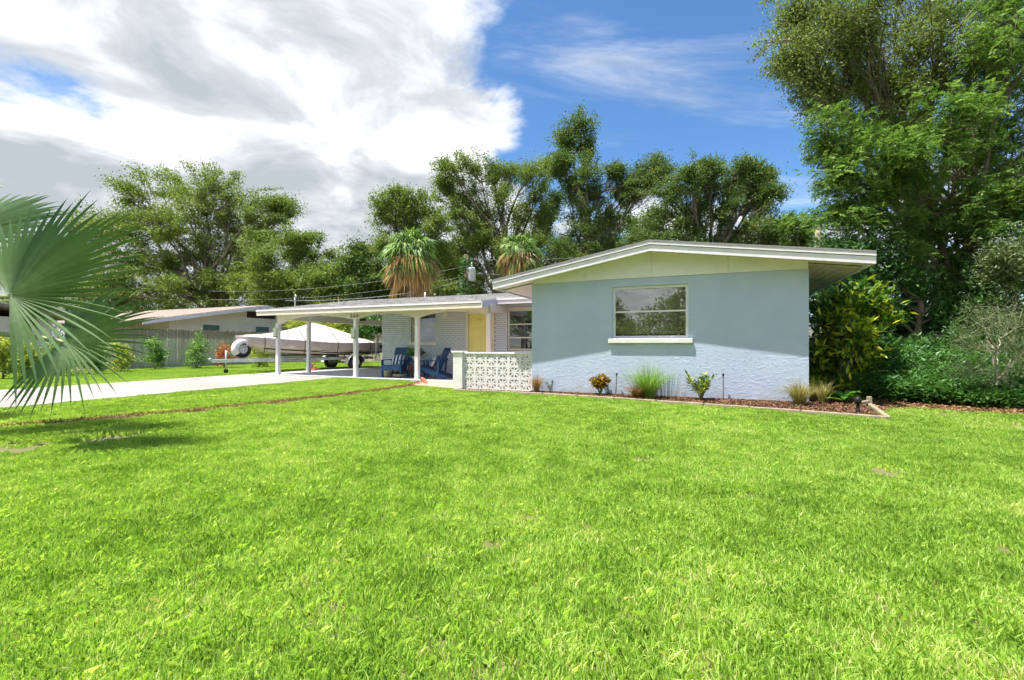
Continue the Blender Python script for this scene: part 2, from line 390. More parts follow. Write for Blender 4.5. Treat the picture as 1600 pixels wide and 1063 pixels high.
def chips(name, label, cat, P, z, L, Wd, m, tilt=.35, hz=.02):
    n = len(P); th = rng.uniform(0, 2*np.pi, n); d = np.stack([np.cos(th), np.sin(th), rng.normal(0, tilt, n)], 1); d = unit(d)
    s = unit(np.cross(d, np.stack([rng.normal(0, tilt, n), rng.normal(0, tilt, n), np.ones(n)], 1)))
    l = L*rng.uniform(.5, 1.3, (n, 1)); ww = Wd*rng.uniform(.5, 1.3, (n, 1))
    c = np.concatenate([P, (z+rng.uniform(0, hz, n))[:, None]], 1); nrm = np.cross(s, d)*.006
    V = np.stack([c-d*l/2, c+s*ww/2+nrm*1.3, c+d*l/2, c-s*ww/2+nrm*1.3], 1)
    o = link(bpy.data.objects.new(name, quads_mesh(name, V, m, rng.random(n)))); tag(o, label, cat, kind='stuff'); return o
q = rng.uniform((-1.8, -1.6), (6.4, .6), (60000, 2)); q = q[inpoly(q, BED)][:22000]
chips('bark_mulch', 'red brown bark mulch covering the bed below the blue wall', 'mulch', l2w(q), .032, .055, .018, L_mulch)
# dead-leaf soil below the trees on the right
LIT = [(6.4, -.6), (6.9, -.1), (8.0, -.2), (9.4, -.4), (12, -.3), (16, 3), (16, 9), (6.3, 9), (5.5, .55), (6.3, .4)]
slab('bare_soil', LIT, -.02, .012, M_soil)
q = rng.uniform((5.5, -.9), (14, 4), (60000, 2)); k1 = inpoly(q, LIT)
k2 = (q[:, 0] > 6.6) & (q[:, 1] > -.9+rng.random(len(q))*.9) & (rng.random(len(q)) < .25)
q = q[k1 | k2][:16000]
chips('leaf_litter', 'fallen brown leaves on the soil under the right hand trees', 'leaf litter', l2w(q), .014, .07, .028, L_litter, .45)

# ---- lawn
EV = [-14., -9., -6.9, -5.07, -3.0, -1.01, .62, 1.4]; EU = [-6.8, -5.7, -4.88, -4.1, -3.65, -3.42, -3.55, -3.95]
FU = [-60, -3.5, -2.12, -2.1, -1.76, -1.75, .44, 2., 3.64, 5.06, 6.06, 6.2, 6.9, 8.0, 9.4, 14, 30]
FV = [.4, .3, -.14, -.12, -.45, -.5, -.52, -.74, -1.06, -1.37, -1.66, -.75, -.15, -.25, -.45, -.4, -.4]
BARE = [(*gnd(8, 702)[:2], .55, .28), (*gnd(205, 682)[:2], .34, .16), (*gnd(158, 692)[:2], .26, .12), (*gnd(830, 812)[:2], .16, .06), (*gnd(1500, 652)[:2], .55, .3), (*gnd(1570, 668)[:2], .5, .22), (*gnd(785, 850)[:2], .14, .06), (*gnd(1330, 930)[:2], .12, .05), (*gnd(1480, 985)[:2], .13, .05), (*gnd(1540, 860)[:2], .2, .08), (*gnd(1180, 780)[:2], .2, .07), (*gnd(520, 820)[:2], .14, .05), (*gnd(300, 900)[:2], .12, .05), (*gnd(1000, 720)[:2], .3, .1), (*gnd(620, 700)[:2], .3, .1), (*gnd(1400, 740)[:2], .35, .12)]
def lawn_ok(P, margin=.06):
    q_ = w2l(P); u, v = q_[:, 0], q_[:, 1]; e = np.interp(v, EV, EU)
    main = (u > e+.13+margin) & (v < np.interp(u, FU, FV)-margin*.6) & (u > e)
    strip = (u < e-.14-margin) & (u > -7.33+margin) & (v < 1.58-margin) & ~((u > -4.15) & (v > 1.0))
    left = (u < -11.7-margin) & (u > -19.9)
    back = (v > 9.4+margin) & (u > -19) & (u < -3) & (v < 12.5)
    return main | strip | left | back
def bare(P):
    k_ = np.ones(len(P))
    for x, y, rx, ry in BARE:
        d = ((P[:, 0]-x)/rx)**2+((P[:, 1]-y)/ry/1.6)**2; k_ *= np.clip((d-.25)/.9, 0.04, 1)
    return k_
def blade_patch(name, size, n, hmin, hmax, wd_, m, lean=.5):
    xy = rng.uniform(-size/2, size/2, (n, 2)); h = rng.uniform(hmin, hmax, n); a = rng.uniform(0, 2*np.pi, n)
    ln = np.abs(rng.normal(0, lean, n)); dirv = np.stack([np.cos(a), np.sin(a)], 1); b = a+np.pi/2+rng.normal(0, .5, n); sd_ = np.stack([np.cos(b), np.sin(b)], 1)
    ww = wd_*rng.uniform(.6, 1.25, n)
    base = np.concatenate([xy, np.zeros((n, 1))], 1)
    s3 = np.concatenate([sd_, np.zeros((n, 1))], 1)*ww[:, None]/2
    mid = base+np.concatenate([dirv*(h*ln*.35)[:, None], (h*.6)[:, None]], 1)
    tip = base+np.concatenate([dirv*(h*ln*1.05)[:, None], (h*np.clip(1-.25*ln, .35, 1))[:, None]], 1)
    V = np.stack([base-s3*.7, base+s3*.7, mid+s3, tip, mid-s3], 1)   # one 5-gon per blade
    r_ = np.clip(rng.normal(.48, .22, n), 0, 1)
    return bpy.data.objects.new(name, quads_mesh(name, V, m, r_, 5))
def grass_mat():
    m = bpy.data.materials.new('grass_blade'); m.use_nodes = True; t = m.node_tree; T = NT(t); p = t.nodes['Principled BSDF']; out = t.nodes['Material Output']
    a = T.n('ShaderNodeAttribute', attribute_name='rnd').outputs['Fac']
    pos = T.n('ShaderNodeNewGeometry').outputs['Position']
    n1 = T.mapr(T.noise(pos, .55, 4, .6), .3, .7, -.15, .15); n2 = T.mapr(T.noise(pos, 3.5, 3), .3, .7, -.16, .16)
    f = T.math('ADD', T.math('ADD', a, n1), n2, clamp=True)
    c = T.ramp(f, ((0, (.14, .27, .040)), (.35, (.335, .535, .078)), (.65, (.49, .69, .140)), (.90, (.67, .77, .27)), (1, (.74, .67, .38))))
    t.links.new(c, p.inputs['Base Color']); p.inputs['Roughness'].default_value = .45; p.inputs['Specular IOR Level'].default_value = .35
    tr = T.n('ShaderNodeBsdfTranslucent', i={'Color': T.mix(1., c, (1.3, 1.35, .6), 'MULTIPLY')})
    mx = T.n('ShaderNodeMixShader', i={0: .4, 1: p.outputs[0], 2: tr.outputs[0]}); t.links.new(mx.outputs[0], out.inputs[0]); return m
M_grass = grass_mat()
def scatter_group(name, coll):
    ng = bpy.data.node_groups.new(name, 'GeometryNodeTree')
    ng.interface.new_socket('Geometry', in_out='INPUT', socket_type='NodeSocketGeometry'); ng.interface.new_socket('Geometry', in_out='OUTPUT', socket_type='NodeSocketGeometry')
    T = NT(ng); gi = T.n('NodeGroupInput'); go = T.n('NodeGroupOutput')
    ci = T.n('GeometryNodeCollectionInfo'); ci.inputs['Collection'].default_value = coll; ci.inputs['Separate Children'].default_value = True; ci.inputs['Reset Children'].default_value = True
    rz = T.n('GeometryNodeInputNamedAttribute', data_type='FLOAT'); rz.inputs['Name'].default_value = 'rotz'
    sc = T.n('GeometryNodeInputNamedAttribute', data_type='FLOAT'); sc.inputs['Name'].default_value = 'scl'
    e = T.n('ShaderNodeCombineXYZ'); ng.links.new(rz.outputs[0], e.inputs[2])
    er = T.n('FunctionNodeEulerToRotation'); ng.links.new(e.outputs[0], er.inputs[0])
    ip = T.n('GeometryNodeInstanceOnPoints'); ip.inputs['Pick Instance'].default_value = True
    ng.links.new(gi.outputs[0], ip.inputs['Points']); ng.links.new(ci.outputs[0], ip.inputs['Instance'])
    ng.links.new(er.outputs[0], ip.inputs['Rotation']); ng.links.new(sc.outputs[0], ip.inputs['Scale'])
    ng.links.new(ip.outputs[0], go.inputs[0]); return ng
def scatter(name, label, cat, P, coll, smin, smax):
    me = bpy.data.meshes.new(name); me.vertices.add(len(P)); me.vertices.foreach_set('co', np.ascontiguousarray(P, dtype=np.float32).ravel())
    a = me.attributes.new('rotz', 'FLOAT', 'POINT'); a.data.foreach_set('value', rng.uniform(0, 6.283, len(P)).astype(np.float32))
    a = me.attributes.new('scl', 'FLOAT', 'POINT'); a.data.foreach_set('value', rng.uniform(smin, smax, len(P)).astype(np.float32))
    o = link(bpy.data.objects.new(name, me)); md = o.modifiers.new('scatter', 'NODES'); md.node_group = scatter_group(name+'_scatter', coll)
    me.materials.append(M_grass)
    return tag(o, label, cat, kind='stuff')
tufts = bpy.data.collections.new('near_turf_patches'); [tufts.objects.link(blade_patch('turf_patch', .22, 360, .026, .060, .0050, M_grass)) for _ in range(6)]
tuftf = bpy.data.collections.new('far_turf_patches'); [tuftf.objects.link(blade_patch('turf_patch_far', .34, 380, .032, .066, .0070, M_grass)) for _ in range(5)]
def jgrid(x0, x1, y0, y1, s):
    X, Y = np.meshgrid(np.arange(x0, x1, s), np.arange(y0, y1, s)); P = np.stack([X.ravel(), Y.ravel()], 1); return P+rng.uniform(-s*.5, s*.5, P.shape)
P = jgrid(-7.5, 7.5, .5, 5.6, .125); P = P[(np.abs(P[:, 0]) < 1.25*P[:, 1]+.8)]; P = P[lawn_ok(P, .1)]; P = P[rng.random(len(P)) < bare(P)]
scatter('front_lawn', 'bright green turf of the near front lawn', 'grass', np.c_[P, np.zeros(len(P))], tufts, .8, 1.2)
P = jgrid(-30, 16, 5.6, 34, .2); P = P[(np.abs(P[:, 0]) < 1.22*P[:, 1]+1.2)]; ok = lawn_ok(P, .13); P = P[ok]; P = P[rng.random(len(P)) < bare(P)]
scatter('lawn_grass', 'bright green turf around the driveway and in front of the house', 'grass', np.c_[P, np.zeros(len(P))], tuftf, .75, 1.15)
# narrow dug edge between the two lawn pieces, with dry clippings
vs_ = np.linspace(-14, 1.6, 40); ue = np.interp(vs_, EV, EU)
b = MB()
for i in range(len(vs_)):
    for s_ in (-.17, .17): b.v.append(tuple(w(ue[i]+s_, vs_[i], .006)))
b.f = [(2*i, 2*i+1, 2*i+3, 2*i+2) for i in range(len(vs_)-1)]
tag(b.build('lawn_edge_soil', M_soil), kind='structure')
vq = rng.uniform(-12, 1.2, 9000); q = np.stack([np.interp(vq, EV, EU)+rng.normal(-.03, .075, 9000), vq], 1)
chips('dry_clippings', 'strip of brown dry grass along the cut lawn edge', 'dry grass', l2w(q), .01, .06, .010, L_litter, .9, .045)
# concrete kerb pieces along the bed
kerb = thing('bed_edging', 'row of tan concrete edging pieces around the mulch bed', 'edging', (*PL, 0), -TH)
line = [(-1.78, -.50), (.44, -.50), (2., -.72), (3.64, -1.04), (5.06, -1.35), (6.10, -1.60), (6.38, .25)]
for (a0, b0), (a1, b1) in zip(line[:-1], line[1:]):
    L = math.hypot(a1-a0, b1-b0); n = max(1, round(L/.85))
    for i in range(n):
        t0, t1 = (i+.008)/n, (i+1-.008)/n
        MB().beam((a0+(a1-a0)*t0, b0+(b1-b0)*t0+random.uniform(-.012, .012), .028), (a0+(a1-a0)*t1, b0+(b1-b0)*t1+random.uniform(-.012, .012), .030), .07, .07).build('edging_stone', M_conc2, kerb, bevel=.012)

# ================================================================== HOUSE
H = thing('house', 'low blue stucco house with white gable, yellow door and open carport', 'house', (*PL, 0), -TH)
GW, GH = 5.42, 2.5
WU0, WU1, WZ0, WZ1 = 1.84, 3.36, 1.235, 2.335
part('gable_wall', M_stucco, H, boxes=[(0, WU0, 0, .2, 0, GH), (WU1, GW, 0, .2, 0, GH), (WU0, WU1, 0, .2, 0, WZ0), (WU0, WU1, 0, .2, WZ1, GH)])
part('side_wall', M_stucco, H, boxes=[(GW-.2, GW, .2, 9.5, 0, 2.55)])
part('side_wall', M_stucco, H, boxes=[(0, .2, .2, 3.3, 0, GH-.05)])
part('rear_wall', M_stucco, H, boxes=[(-6.75, GW, 9.5, 9.7, 0, 2.35)])
part('carport_side_wall', M_stucco, H, boxes=[(-6.75, -6.58, 3.3, 9.5, 0, 2.3)])
part('room_partition', M_inter, H, boxes=[(.2, GW-.2, 3.4, 3.5, 0, 2.45), (-.2, 0, 3.3, 9.5, 0, 2.4), (-4.3, -4.2, 3.3, 9.5, 0, 2.3), (-6.5, 0, 6.0, 6.1, 0, 2.4)])
part('inside_floor', M_inter, H, boxes=[(.2, GW-.2, .2, 3.4, -.03, .05), (-6.5, -.2, 3.3, 9.5, -.03, .05)])
# --- wing roof (ridge runs back from the gable)
RU, RT = 2.65, 3.17
def wt_(u): return RT-(RU-u)*.176 if u < RU else RT-(u-RU)*.140
E0, E1, VF, VB = -.78, 6.29, -.45, 9.9
th_ = .055
for nm, (a, c) in (('roof_slope', (E0, RU)), ('roof_slope', (RU, E1))):
    MB().prism([(a, wt_(a)-.02), (c, wt_(c)-.02), (c, wt_(c)+.012), (a, wt_(a)+.012)], 1, VF-.03, VB).build(nm, M_shingle, H)
def rake(a, c, d0, d1, v0, v1, nm, m):
    return MB().prism([(a, wt_(a)-d1), (c, wt_(c)-d1), (c, wt_(c)-d0), (a, wt_(a)-d0)], 1, v0, v1).build(nm, m, H)
for a, c in ((E0, RU), (RU, E1)):
    rake(a, c, .022, .075, VF-.022, VF+.02, 'drip_edge', M_trim)
    rake(a, c, .085, .205, VF, VF+.03, 'fascia', M_trim)
    rake(a, c, .076, .084, VF+.006, VF+.03, 'fascia_joint', M_dark)
# soffits: front under the rake, planked
for a, c in ((E0+.03, RU), (RU, E1-.03)):
    rake(a, c, .12, .14, VF+.032, .17, 'rake_soffit', M_frieze)
for a, c in ((E0+.03, -.002), (GW+.002, E1-.03)):
    n = 5 if a < 0 else 6
    for i in range(n):
        p0, p1 = a+(c-a)*(i+.03)/n, a+(c-a)*(i+.97)/n
        rake(p0, p1, .155, .175, .18, VB-.05, 'soffit_plank', M_frieze if a < 0 else M_soffit)
    rake(a, c, .12, .15, .176, VB-.05, 'soffit_backing', M_dark)
MB().box(E0-.012, E0+.02, VF+.031, VB, wt_(E0)-.20, wt_(E0)-.015).build('eave_fascia', M_trim, H)
MB().box(E1-.02, E1+.012, VF+.031, VB, wt_(E1)-.20, wt_(E1)-.015).build('eave_fascia', M_trim, H)
# gable infill panels and battens
cuts = [.02, 1.256, RU, 4.084, GW-.0]
for a, c in zip(cuts[:-1], cuts[1:]):
    a2, c2 = a+.014, c-.014
    MB().prism([(a2, GH+.002), (c2, GH+.002), (c2, wt_(c2)-.142), (a2, max(wt_(a2)-.142, GH+.012))], 1, -.022, .19).build('gable_panel', M_frieze, H)
for a in cuts[1:4]:
    MB().box(a-.012, a+.012, -.014, .19, GH+.003, wt_(a)-.145).build('batten', M_trim, H)
# --- gable window
def window(name, u0, u1, z0, z1, v, bars, frame_w, pane_m, fm, sill=True, sill_ext=.08, sh=.095, sd_=.07, depth=.06):
    wn = bpy.data.objects.new(name, None); link(wn, H)
    part('frame', fm, wn, bevel=.004, boxes=[(u0, u0+frame_w, v+.05, v+.05+depth, z0, z1), (u1-frame_w, u1, v+.05, v+.05+depth, z0, z1), (u0+frame_w, u1-frame_w, v+.05, v+.05+depth, z1-frame_w, z1), (u0+frame_w, u1-frame_w, v+.05, v+.05+depth, z0, z0+frame_w)])
    zs = [z0+frame_w]+list(bars)+[z1-frame_w]
    for bz in bars: part('sash_rail', fm, wn, box=(u0+frame_w, u1-frame_w, v+.058, v+.058+depth*.8, bz-.018, bz+.018), bevel=.004)
    for a, c in zip(zs[:-1], zs[1:]):
        part('pane', pane_m, wn, box=(u0+frame_w-.005, u1-frame_w+.005, v+.085, v+.089, a+(.016 if a in bars else -.004), c-(.016 if c in bars else -.004)))
    if sill: part('sill', M_white, wn, box=(u0-sill_ext, u1+sill_ext, v-sd_, v+.049, z0-sh, z0-.002), bevel=.008)
    return wn
gwin = window('window', WU0, WU1, WZ0, WZ1, 0., [1.80], .055, M_glass, M_trim, sh=.10)
bl = MB()
M_blind = mat('blind_slat', (.80, .70, .54), .6, .05, 2)
zz_ = WZ0+.10
while zz_ < WZ1-.05:
    M_ = Matrix.Translation((RU-.05, .19, zz_)) @ Matrix.Rotation(R(70), 4, 'X'); bl.obox(M_, WU1-WU0-.08, .026, .0015); zz_ += .0215
part_bl = bl.build('blind', M_blind, gwin)
# --- main roof over porch and carport
ZE, SL, VE = 2.325, .161, 1.45
def zt(v): return ZE+SL*(v-VE) if v <= 6 else ZE+SL*(6-VE)-SL*(v-6)
U0, U1 = -10.85, -2.03
deck = bpy.data.objects.new('main_roof', None); link(deck, H)
def strip_roof(u0, u1, v0, v1, d0, d1, nm, m, par):
    return MB().prism([(v0, zt(v0)-d1), (v1, zt(v1)-d1), (v1, zt(v1)-d0), (v0, zt(v0)-d0)], 0, u0, u1).build(nm, m, par)
strip_roof(U0, U1, VE+.02, 6, .0, .13, 'roof_deck', M_white, deck)
strip_roof(U1+.001, 1.5, 2.42, 6, .0, .13, 'roof_deck', M_white, deck)
strip_roof(U0, 1.5, 6.001, 10.2, .0, .13, 'roof_deck', M_white, deck)
# shingle tabs, laid course by course
sv, sr = [], []
def tabs(u0, u1, v0):
    vv_ = v0-.03; row = 0
    while vv_ < 6.0:
        uu = u0-.02-(row % 2)*.16-random.random()*.05
        while uu < u1:
            wdt = random.choice((.16, .2, .24, .3)); a, c = max(uu, u0-.02), min(uu+wdt-.006, u1+.01); uu += wdt
            if c-a < .03: continue
            lift = random.choice((.008, .012, .016)); v1_ = vv_+.2
            for quad in ([(a, vv_, zt(vv_)+lift), (c, vv_, zt(vv_)+lift), (c, v1_, zt(v1_)+.001), (a, v1_, zt(v1_)+.001)], [(a, vv_, zt(vv_)-.003), (c, vv_, zt(vv_)-.003), (c, vv_, zt(vv_)+lift), (a, vv_, zt(vv_)+lift)]):
                sv.extend(quad)
            r0 = random.random(); sr.extend((r0, r0))
        vv_ += .143; row += 1
tabs(U0, U1, VE); tabs(U1+.02, .6, 2.4)
o = link(bpy.data.objects.new('shingles', quads_mesh('shingles', np.array(sv), M_shingle, sr)), deck); o['kind'] = 'stuff'
fz = zt(VE)
part('drip_edge', M_trim, deck, box=(U0-.03, U1+.015, VE-.035, VE, fz-.062, fz-.004))
part('fascia', M_cream, deck, box=(U0-.015, U1+.012, VE-.015, VE+.018, fz-.20, fz-.075))
part('fascia_joint', M_dark, deck, box=(U0-.01, U1+.01, VE-.01, VE+.01, fz-.074, fz-.063))
fz2 = zt(2.4)
part('drip_edge', M_trim, deck, box=(U1+.02, -.0, 2.365, 2.40, fz2-.062, fz2-.004))
part('fascia', M_trim, deck, box=(U1+.02, -.0, 2.385, 2.418, fz2-.17, fz2-.075))
MB().prism([(VE-.03, zt(VE)-.20), (2.42, zt(2.42)-.17), (2.42, zt(2.42)-.004), (VE-.03, zt(VE)-.008)], 0, U1+.013, U1+.045).build('return_fascia', mat('shaded_trim', (.60, .61, .66), .5, .08, 4), deck)  # trim paint with its shade put into the colour as grey
MB().prism([(VE-.01, zt(VE)-.20), (6, zt(6)-.20), (6, zt(6)-.005), (VE-.01, zt(VE)-.007)], 0, U0-.03, U0-.001).build('rake_board', M_trim, deck)
strip_roof(-1.97, -.001, 2.42, 3.0, .135, .15, 'porch_soffit', M_white, deck)
# --- posts and arched front beam
PV = 1.85; PU = [-10.316, -6.80, -4.415, -1.985]; PZ = [1.805, 1.912, 1.90, 1.94]
for u_, z_ in zip(PU, PZ):
    p_ = part('post', M_white, H, box=(u_-.062, u_+.062, PV-.06, PV+.06, .03, z_+.05), bevel=.006)
    part('post_base', M_white, p_, box=(u_-.078, u_+.078, PV-.076, PV+.076, .028, .075), bevel=.006)
part('post', M_white, H, box=(-10.376, -10.256, 3.15, 3.27, .03, 2.3), bevel=.006)
part('post', M_white, H, box=(-10.376, -10.256, 5.70, 5.82, .03, 2.3), bevel=.006)
for i in range(3):
    ua, ub, za, zb = PU[i], PU[i+1], PZ[i], PZ[i+1]; top = zt(PV-.05)-.135
    n = 18; lowr = []
    for k_ in range(n+1):
        t_ = k_/n; zp = za+(zb-za)*t_; lowr.append((ua+(ub-ua)*t_, zp+(2.09-zp)*(1-abs(2*t_-1)**2.2)))
    ext0 = -.07 if i == 0 else 0; 
    b = MB(); b.v = []; 
    pts = [(p_[0], p_[1]) for p_ in lowr]
    for (a0, z0_), (a1, z1_) in zip(pts[:-1], pts[1:]):
        k0 = len(b.v)
        b.v += [(a0, PV-.045, z0_), (a1, PV-.045, z1_), (a1, PV-.045, top), (a0, PV-.045, top), (a0, PV+.045, z0_), (a1, PV+.045, z1_), (a1, PV+.045, top), (a0, PV+.045, top)]
        b.f += [(k0, k0+1, k0+2, k0+3), (k0+5, k0+4, k0+7, k0+6), (k0+4, k0+5, k0+1, k0), (k0+3, k0+2, k0+6, k0+7)]
    b.build('arched_beam', M_cream, H)
part('side_beam', M_cream, H, box=(-10.366, -10.266, PV+.046, 8.3, 2.0, 2.25))
part('side_beam', M_cream, H, box=(-2.035, -1.935, PV+.046, 3.09, 2.06, 2.255))
# house number on the beam
def solid_text(o):
    me = bpy.data.meshes.new_from_object(o); par = o.parent; n = link(bpy.data.objects.new(o.name.split('.')[0], me), par); n.location = o.location; n.rotation_euler = o.rotation_euler; cu_ = o.data
    nm = o.name; bpy.data.objects.remove(o); bpy.data.curves.remove(cu_); n.name = nm.split('.')[0]; return n
for i, ch in enumerate('564'):
    cu = bpy.data.curves.new('house_number', 'FONT'); cu.body = ch; cu.size = .17; cu.extrude = .006
    o = link(bpy.data.objects.new('house_number_digit', cu), H); o.location = (-6.985+i*.125, PV-.055, 1.985); o.rotation_euler = (R(90), 0, 0)
    if 'M_num' not in globals(): M_num = mat('bronze_number', (.12, .09, .05), .5, 0)
    cu.materials.append(M_num); solid_text(o)
# small lamp boxes on two posts, security light on the beam
for u_, dz_ in ((PU[0], 0.), (PU[1], -.07)):
    lb = part('post_lamp', mat('lamp_box', (.62, .66, .52), .4, .05, 3), H, box=(u_-.10, u_+.05, PV-.13, PV-.061, 1.40+dz_, 1.70+dz_), bevel=.012)
    part('lamp_base', mat('lamp_green', (.10, .16, .13), .5, 0), lb, box=(u_-.105, u_+.055, PV-.135, PV-.0615, 1.375+dz_, 1.399+dz_))
sl = part('flood_light', M_black, H, box=(-6.70, -6.55, PV+.05, PV+.2, 1.88, 1.96), bevel=.02)
# --- brick wall of the porch: bricks are real pieces over a mortar bed
WIN1 = (-5.52, -4.55, 1.18, 2.23); DOOR = (-3.40, -2.40, .046, 2.15); WIN2 = (-1.96, -.55, .93, 2.19)
VW = 3.1; ops = [WIN1, DOOR, WIN2]
bw = bpy.data.objects.new('brick_wall', None); link(bw, H)
xs = [-6.75, WIN1[0], WIN1[1], DOOR[0], DOOR[1], WIN2[0], WIN2[1], .0]; top = 2.42
mb_ = []
for i in range(0, 7):
    a, c = xs[i], xs[i+1]
    if i % 2 == 0: mb_.append((a, c, VW+.012, VW+.2, 0, top))
    else:
        op = ops[i//2]
        if op[2] > .1: mb_.append((a, c, VW+.012, VW+.2, 0, op[2]))
        mb_.append((a, c, VW+.012, VW+.2, op[3], top))
part('mortar_bed', M_mortar, bw, boxes=mb_)
bl_ = []; row = 0; z_ = .052
while z_+.058 < 2.42:
    u_ = -6.75+(row % 2)*-.102
    while u_ < 0:
        a, c = max(u_, -6.748), min(u_+.194, -.002); segs = [(a, c)]
        for (o0, o1, q0, q1) in ops:
            if z_+.058 > q0-.01 and z_ < q1+.01:
                ns = []
                for (s0, s1) in segs:
                    if s1 <= o0 or s0 >= o1: ns.append((s0, s1)); continue
                    if s0 < o0: ns.append((s0, o0))
                    if s1 > o1: ns.append((o1, s1))
                segs = ns
        for s0, s1 in segs:
            if s1-s0 > .03: bl_.append((s0, s1, z_))
        u_ += .204
    row += 1; z_ += .0675
# the 300 that show largest (nearest the camera, not behind the gable wall or the low screen) are single bricks
vis = [b_ for b_ in bl_ if b_[0] < -1.15 and not (b_[0] > -3.4 and b_[2] < .85)]
vis.sort(key=lambda b_: -b_[0]); single = set(vis[:300])
cache = {}; rest = MB()
for b_ in bl_:
    s0, s1, z0_ = b_; off = random.uniform(-.003, .003)
    if b_ in single:
        key = round(s1-s0, 3)
        if key not in cache: cache[key] = MB().box(-(s1-s0)/2, (s1-s0)/2, 0, .02, 0, .057).mesh('brick', M_brick)
        o = link(bpy.data.objects.new('brick', cache[key]), bw); o.location = ((s0+s1)/2, VW+off, z0_); o.rotation_euler = (random.uniform(-.012, .012), 0, random.uniform(-.008, .008))
    else: rest.box(s0, s1, VW+off, VW+.02, z0_, z0_+.057)
o = rest.build('bricks', M_brick, bw); o['kind'] = 'stuff'
# --- porch windows and door
window('window', *WIN1[:2], *WIN1[2:], VW, [1.72], .045, M_glass2, M_cream, sh=.09)
window('window', *WIN2[:2], *WIN2[2:], VW, [1.32, 1.735], .05, M_glass2, M_cream, sill=False)
part('window_header', M_cream, H, box=(WIN2[0]-.06, WIN2[1]+.05, VW-.03, VW+.04, WIN2[3], WIN2[3]+.05))
dr = bpy.data.objects.new('front_door', None); link(dr, H)
part('door_frame', M_cream, dr, boxes=[(DOOR[0], DOOR[0]+.07, VW-.02, VW+.1, .05, 2.15), (DOOR[1]-.05, DOOR[1], VW-.02, VW+.1, .05, 2.15), (DOOR[0]+.07, DOOR[1]-.05, VW-.02, VW+.1, 2.09, 2.15)])
d0, d1 = DOOR[0]+.075, DOOR[1]-.055
part('door_leaf', M_yellow, dr, box=(d0, d1, VW+.045, VW+.09, .06, 2.085))
wd3 = (d1-d0)
for (p0, p1, q0, q1) in ((.12, .46, .25, .95), (.54, .88, .25, .95), (.12, .46, 1.08, 1.62), (.54, .88, 1.08, 1.62), (.12, .46, 1.72, 1.94), (.54, .88, 1.72, 1.94)):
    a, c = d0+wd3*p0, d0+wd3*p1
    part('door_panel', M_yellow, dr, boxes=[(a, c, VW+.036, VW+.044, q0, q1)], bevel=.006)
for z_ in (1.02, 1.13, 1.24):
    MB().lathe([(.0, -.03), (.028, -.028), (.03, -.008), (.03, 0)], 12, (d1-.07, VW+.043, z_), Matrix.Rotation(R(-90), 4, 'X')).build('door_lock' if z_ > 1.05 else 'door_knob', M_black, dr, True)
lt = part('wall_lamp', M_white, H, box=(-4.23, -4.15, VW-.05, VW-.004, 1.98, 2.2), bevel=.01)
MB().lathe([(.03, -.09), (.055, -.05), (.06, .04), (.045, .10), (.02, .12)], 12, (-4.08, VW-.12, 2.06)).build('lamp_glass', M_cream, lt, True)
MB().tube([(-4.19, VW-.05, 2.2), (-4.13, VW-.12, 2.25), (-4.08, VW-.12, 2.18)], .012).build('lamp_arm', M_white, lt)
# roof fittings
vp = MB(); vp.lathe([(.035, -.1), (.035, .22), (.03, .22)], 12, (-6.9, 6.0, zt(6)-.02)); vp.build('vent_pipe', M_galv, deck, True)
ms = MB(); ms.tube([(-10.8, 3.0, 2.45), (-10.8, 3.0, 2.98)], .022); ms.tube([(-10.8, 3.0, 2.95), (-10.72, 2.96, 3.0), (-10.68, 2.94, 2.93)], .03); ms.build('service_mast', M_galv, deck, True)

# ================================================================== SCREEN WALL
sw = thing('screen_block_wall', 'white pierced concrete block screen wall beside the porch', 'wall', (*PL, 0), -TH)
S0, S1 = .02, .12
blk = MB(); bs = .296; hb = .281; hw = bs/2
fr, cr = .030, .017
blk.box(-hw, hw, S0, S1, 0, fr).box(-hw, hw, S0, S1, hb-fr, hb).box(-hw, -hw+fr, S0, S1, fr, hb-fr).box(hw-fr, hw, S0, S1, fr, hb-fr)
blk.box(-cr, cr, S0+.002, S1-.002, fr, hb-fr).box(-hw+fr, -cr, S0+.003, S1-.003, hb/2-cr, hb/2+cr).box(cr, hw-fr, S0+.003, S1-.003, hb/2-cr, hb/2+cr)
for sx in (-1, 1):
    for sz in (-1, 1):
        c0 = Vector((sx*.012, hb/2+sz*.012)); c1 = Vector((sx*(hw-fr*.6), hb/2+sz*(hb/2-fr*.6)))
        d = (c1-c0); nrm = Vector((-d.y, d.x)).normalized(); L = d.length
        poly = [c0+d*t_+nrm*s_*.019*math.sin(math.pi*min(t_*1.1+.05, 1)) for t_, s_ in ((0, 1), (.25, 1), (.5, 1), (.8, 1), (1, 0), (.8, -1), (.5, -1), (.25, -1))]
        blk.prism([tuple(p_) for p_ in poly], 1, S0+.004, S1-.004)
        # little nubs that give the star its leaves
        m1 = Vector((sx*(hw-fr), hb/2+sz*hb*.23)); m2 = Vector((sx*hw*.5, hb/2+sz*(hb/2-fr)))
        blk.prism([tuple(m1), tuple(m1+Vector((-sx*.030, sz*.012))), tuple(m1+Vector((0, sz*.03)))], 1, S0+.004, S1-.004)
        blk.prism([tuple(m2), tuple(m2+Vector((sx*.012, -sz*.030))), tuple(m2+Vector((sx*.03, 0)))], 1, S0+.004, S1-.004)
M_block = mat('whitewashed_block', (.80, .78, .76), .8, .07, 6, .35, 60)
bm_ = blk.mesh('block', M_block)
for r_ in range(3):
    for c_ in range(6):
        o = link(bpy.data.objects.new('block', bm_), sw); o.location = (-1.785+.148+c_*.297, random.uniform(-.003, .003), .03+r_*.2825)
part('footing', M_block, sw, box=(-1.787, -.002, .015, .125, -.03, .029))
part('cap', M_block, sw, box=(-1.80, -.002, .0, .14, .879, .918), bevel=.008)
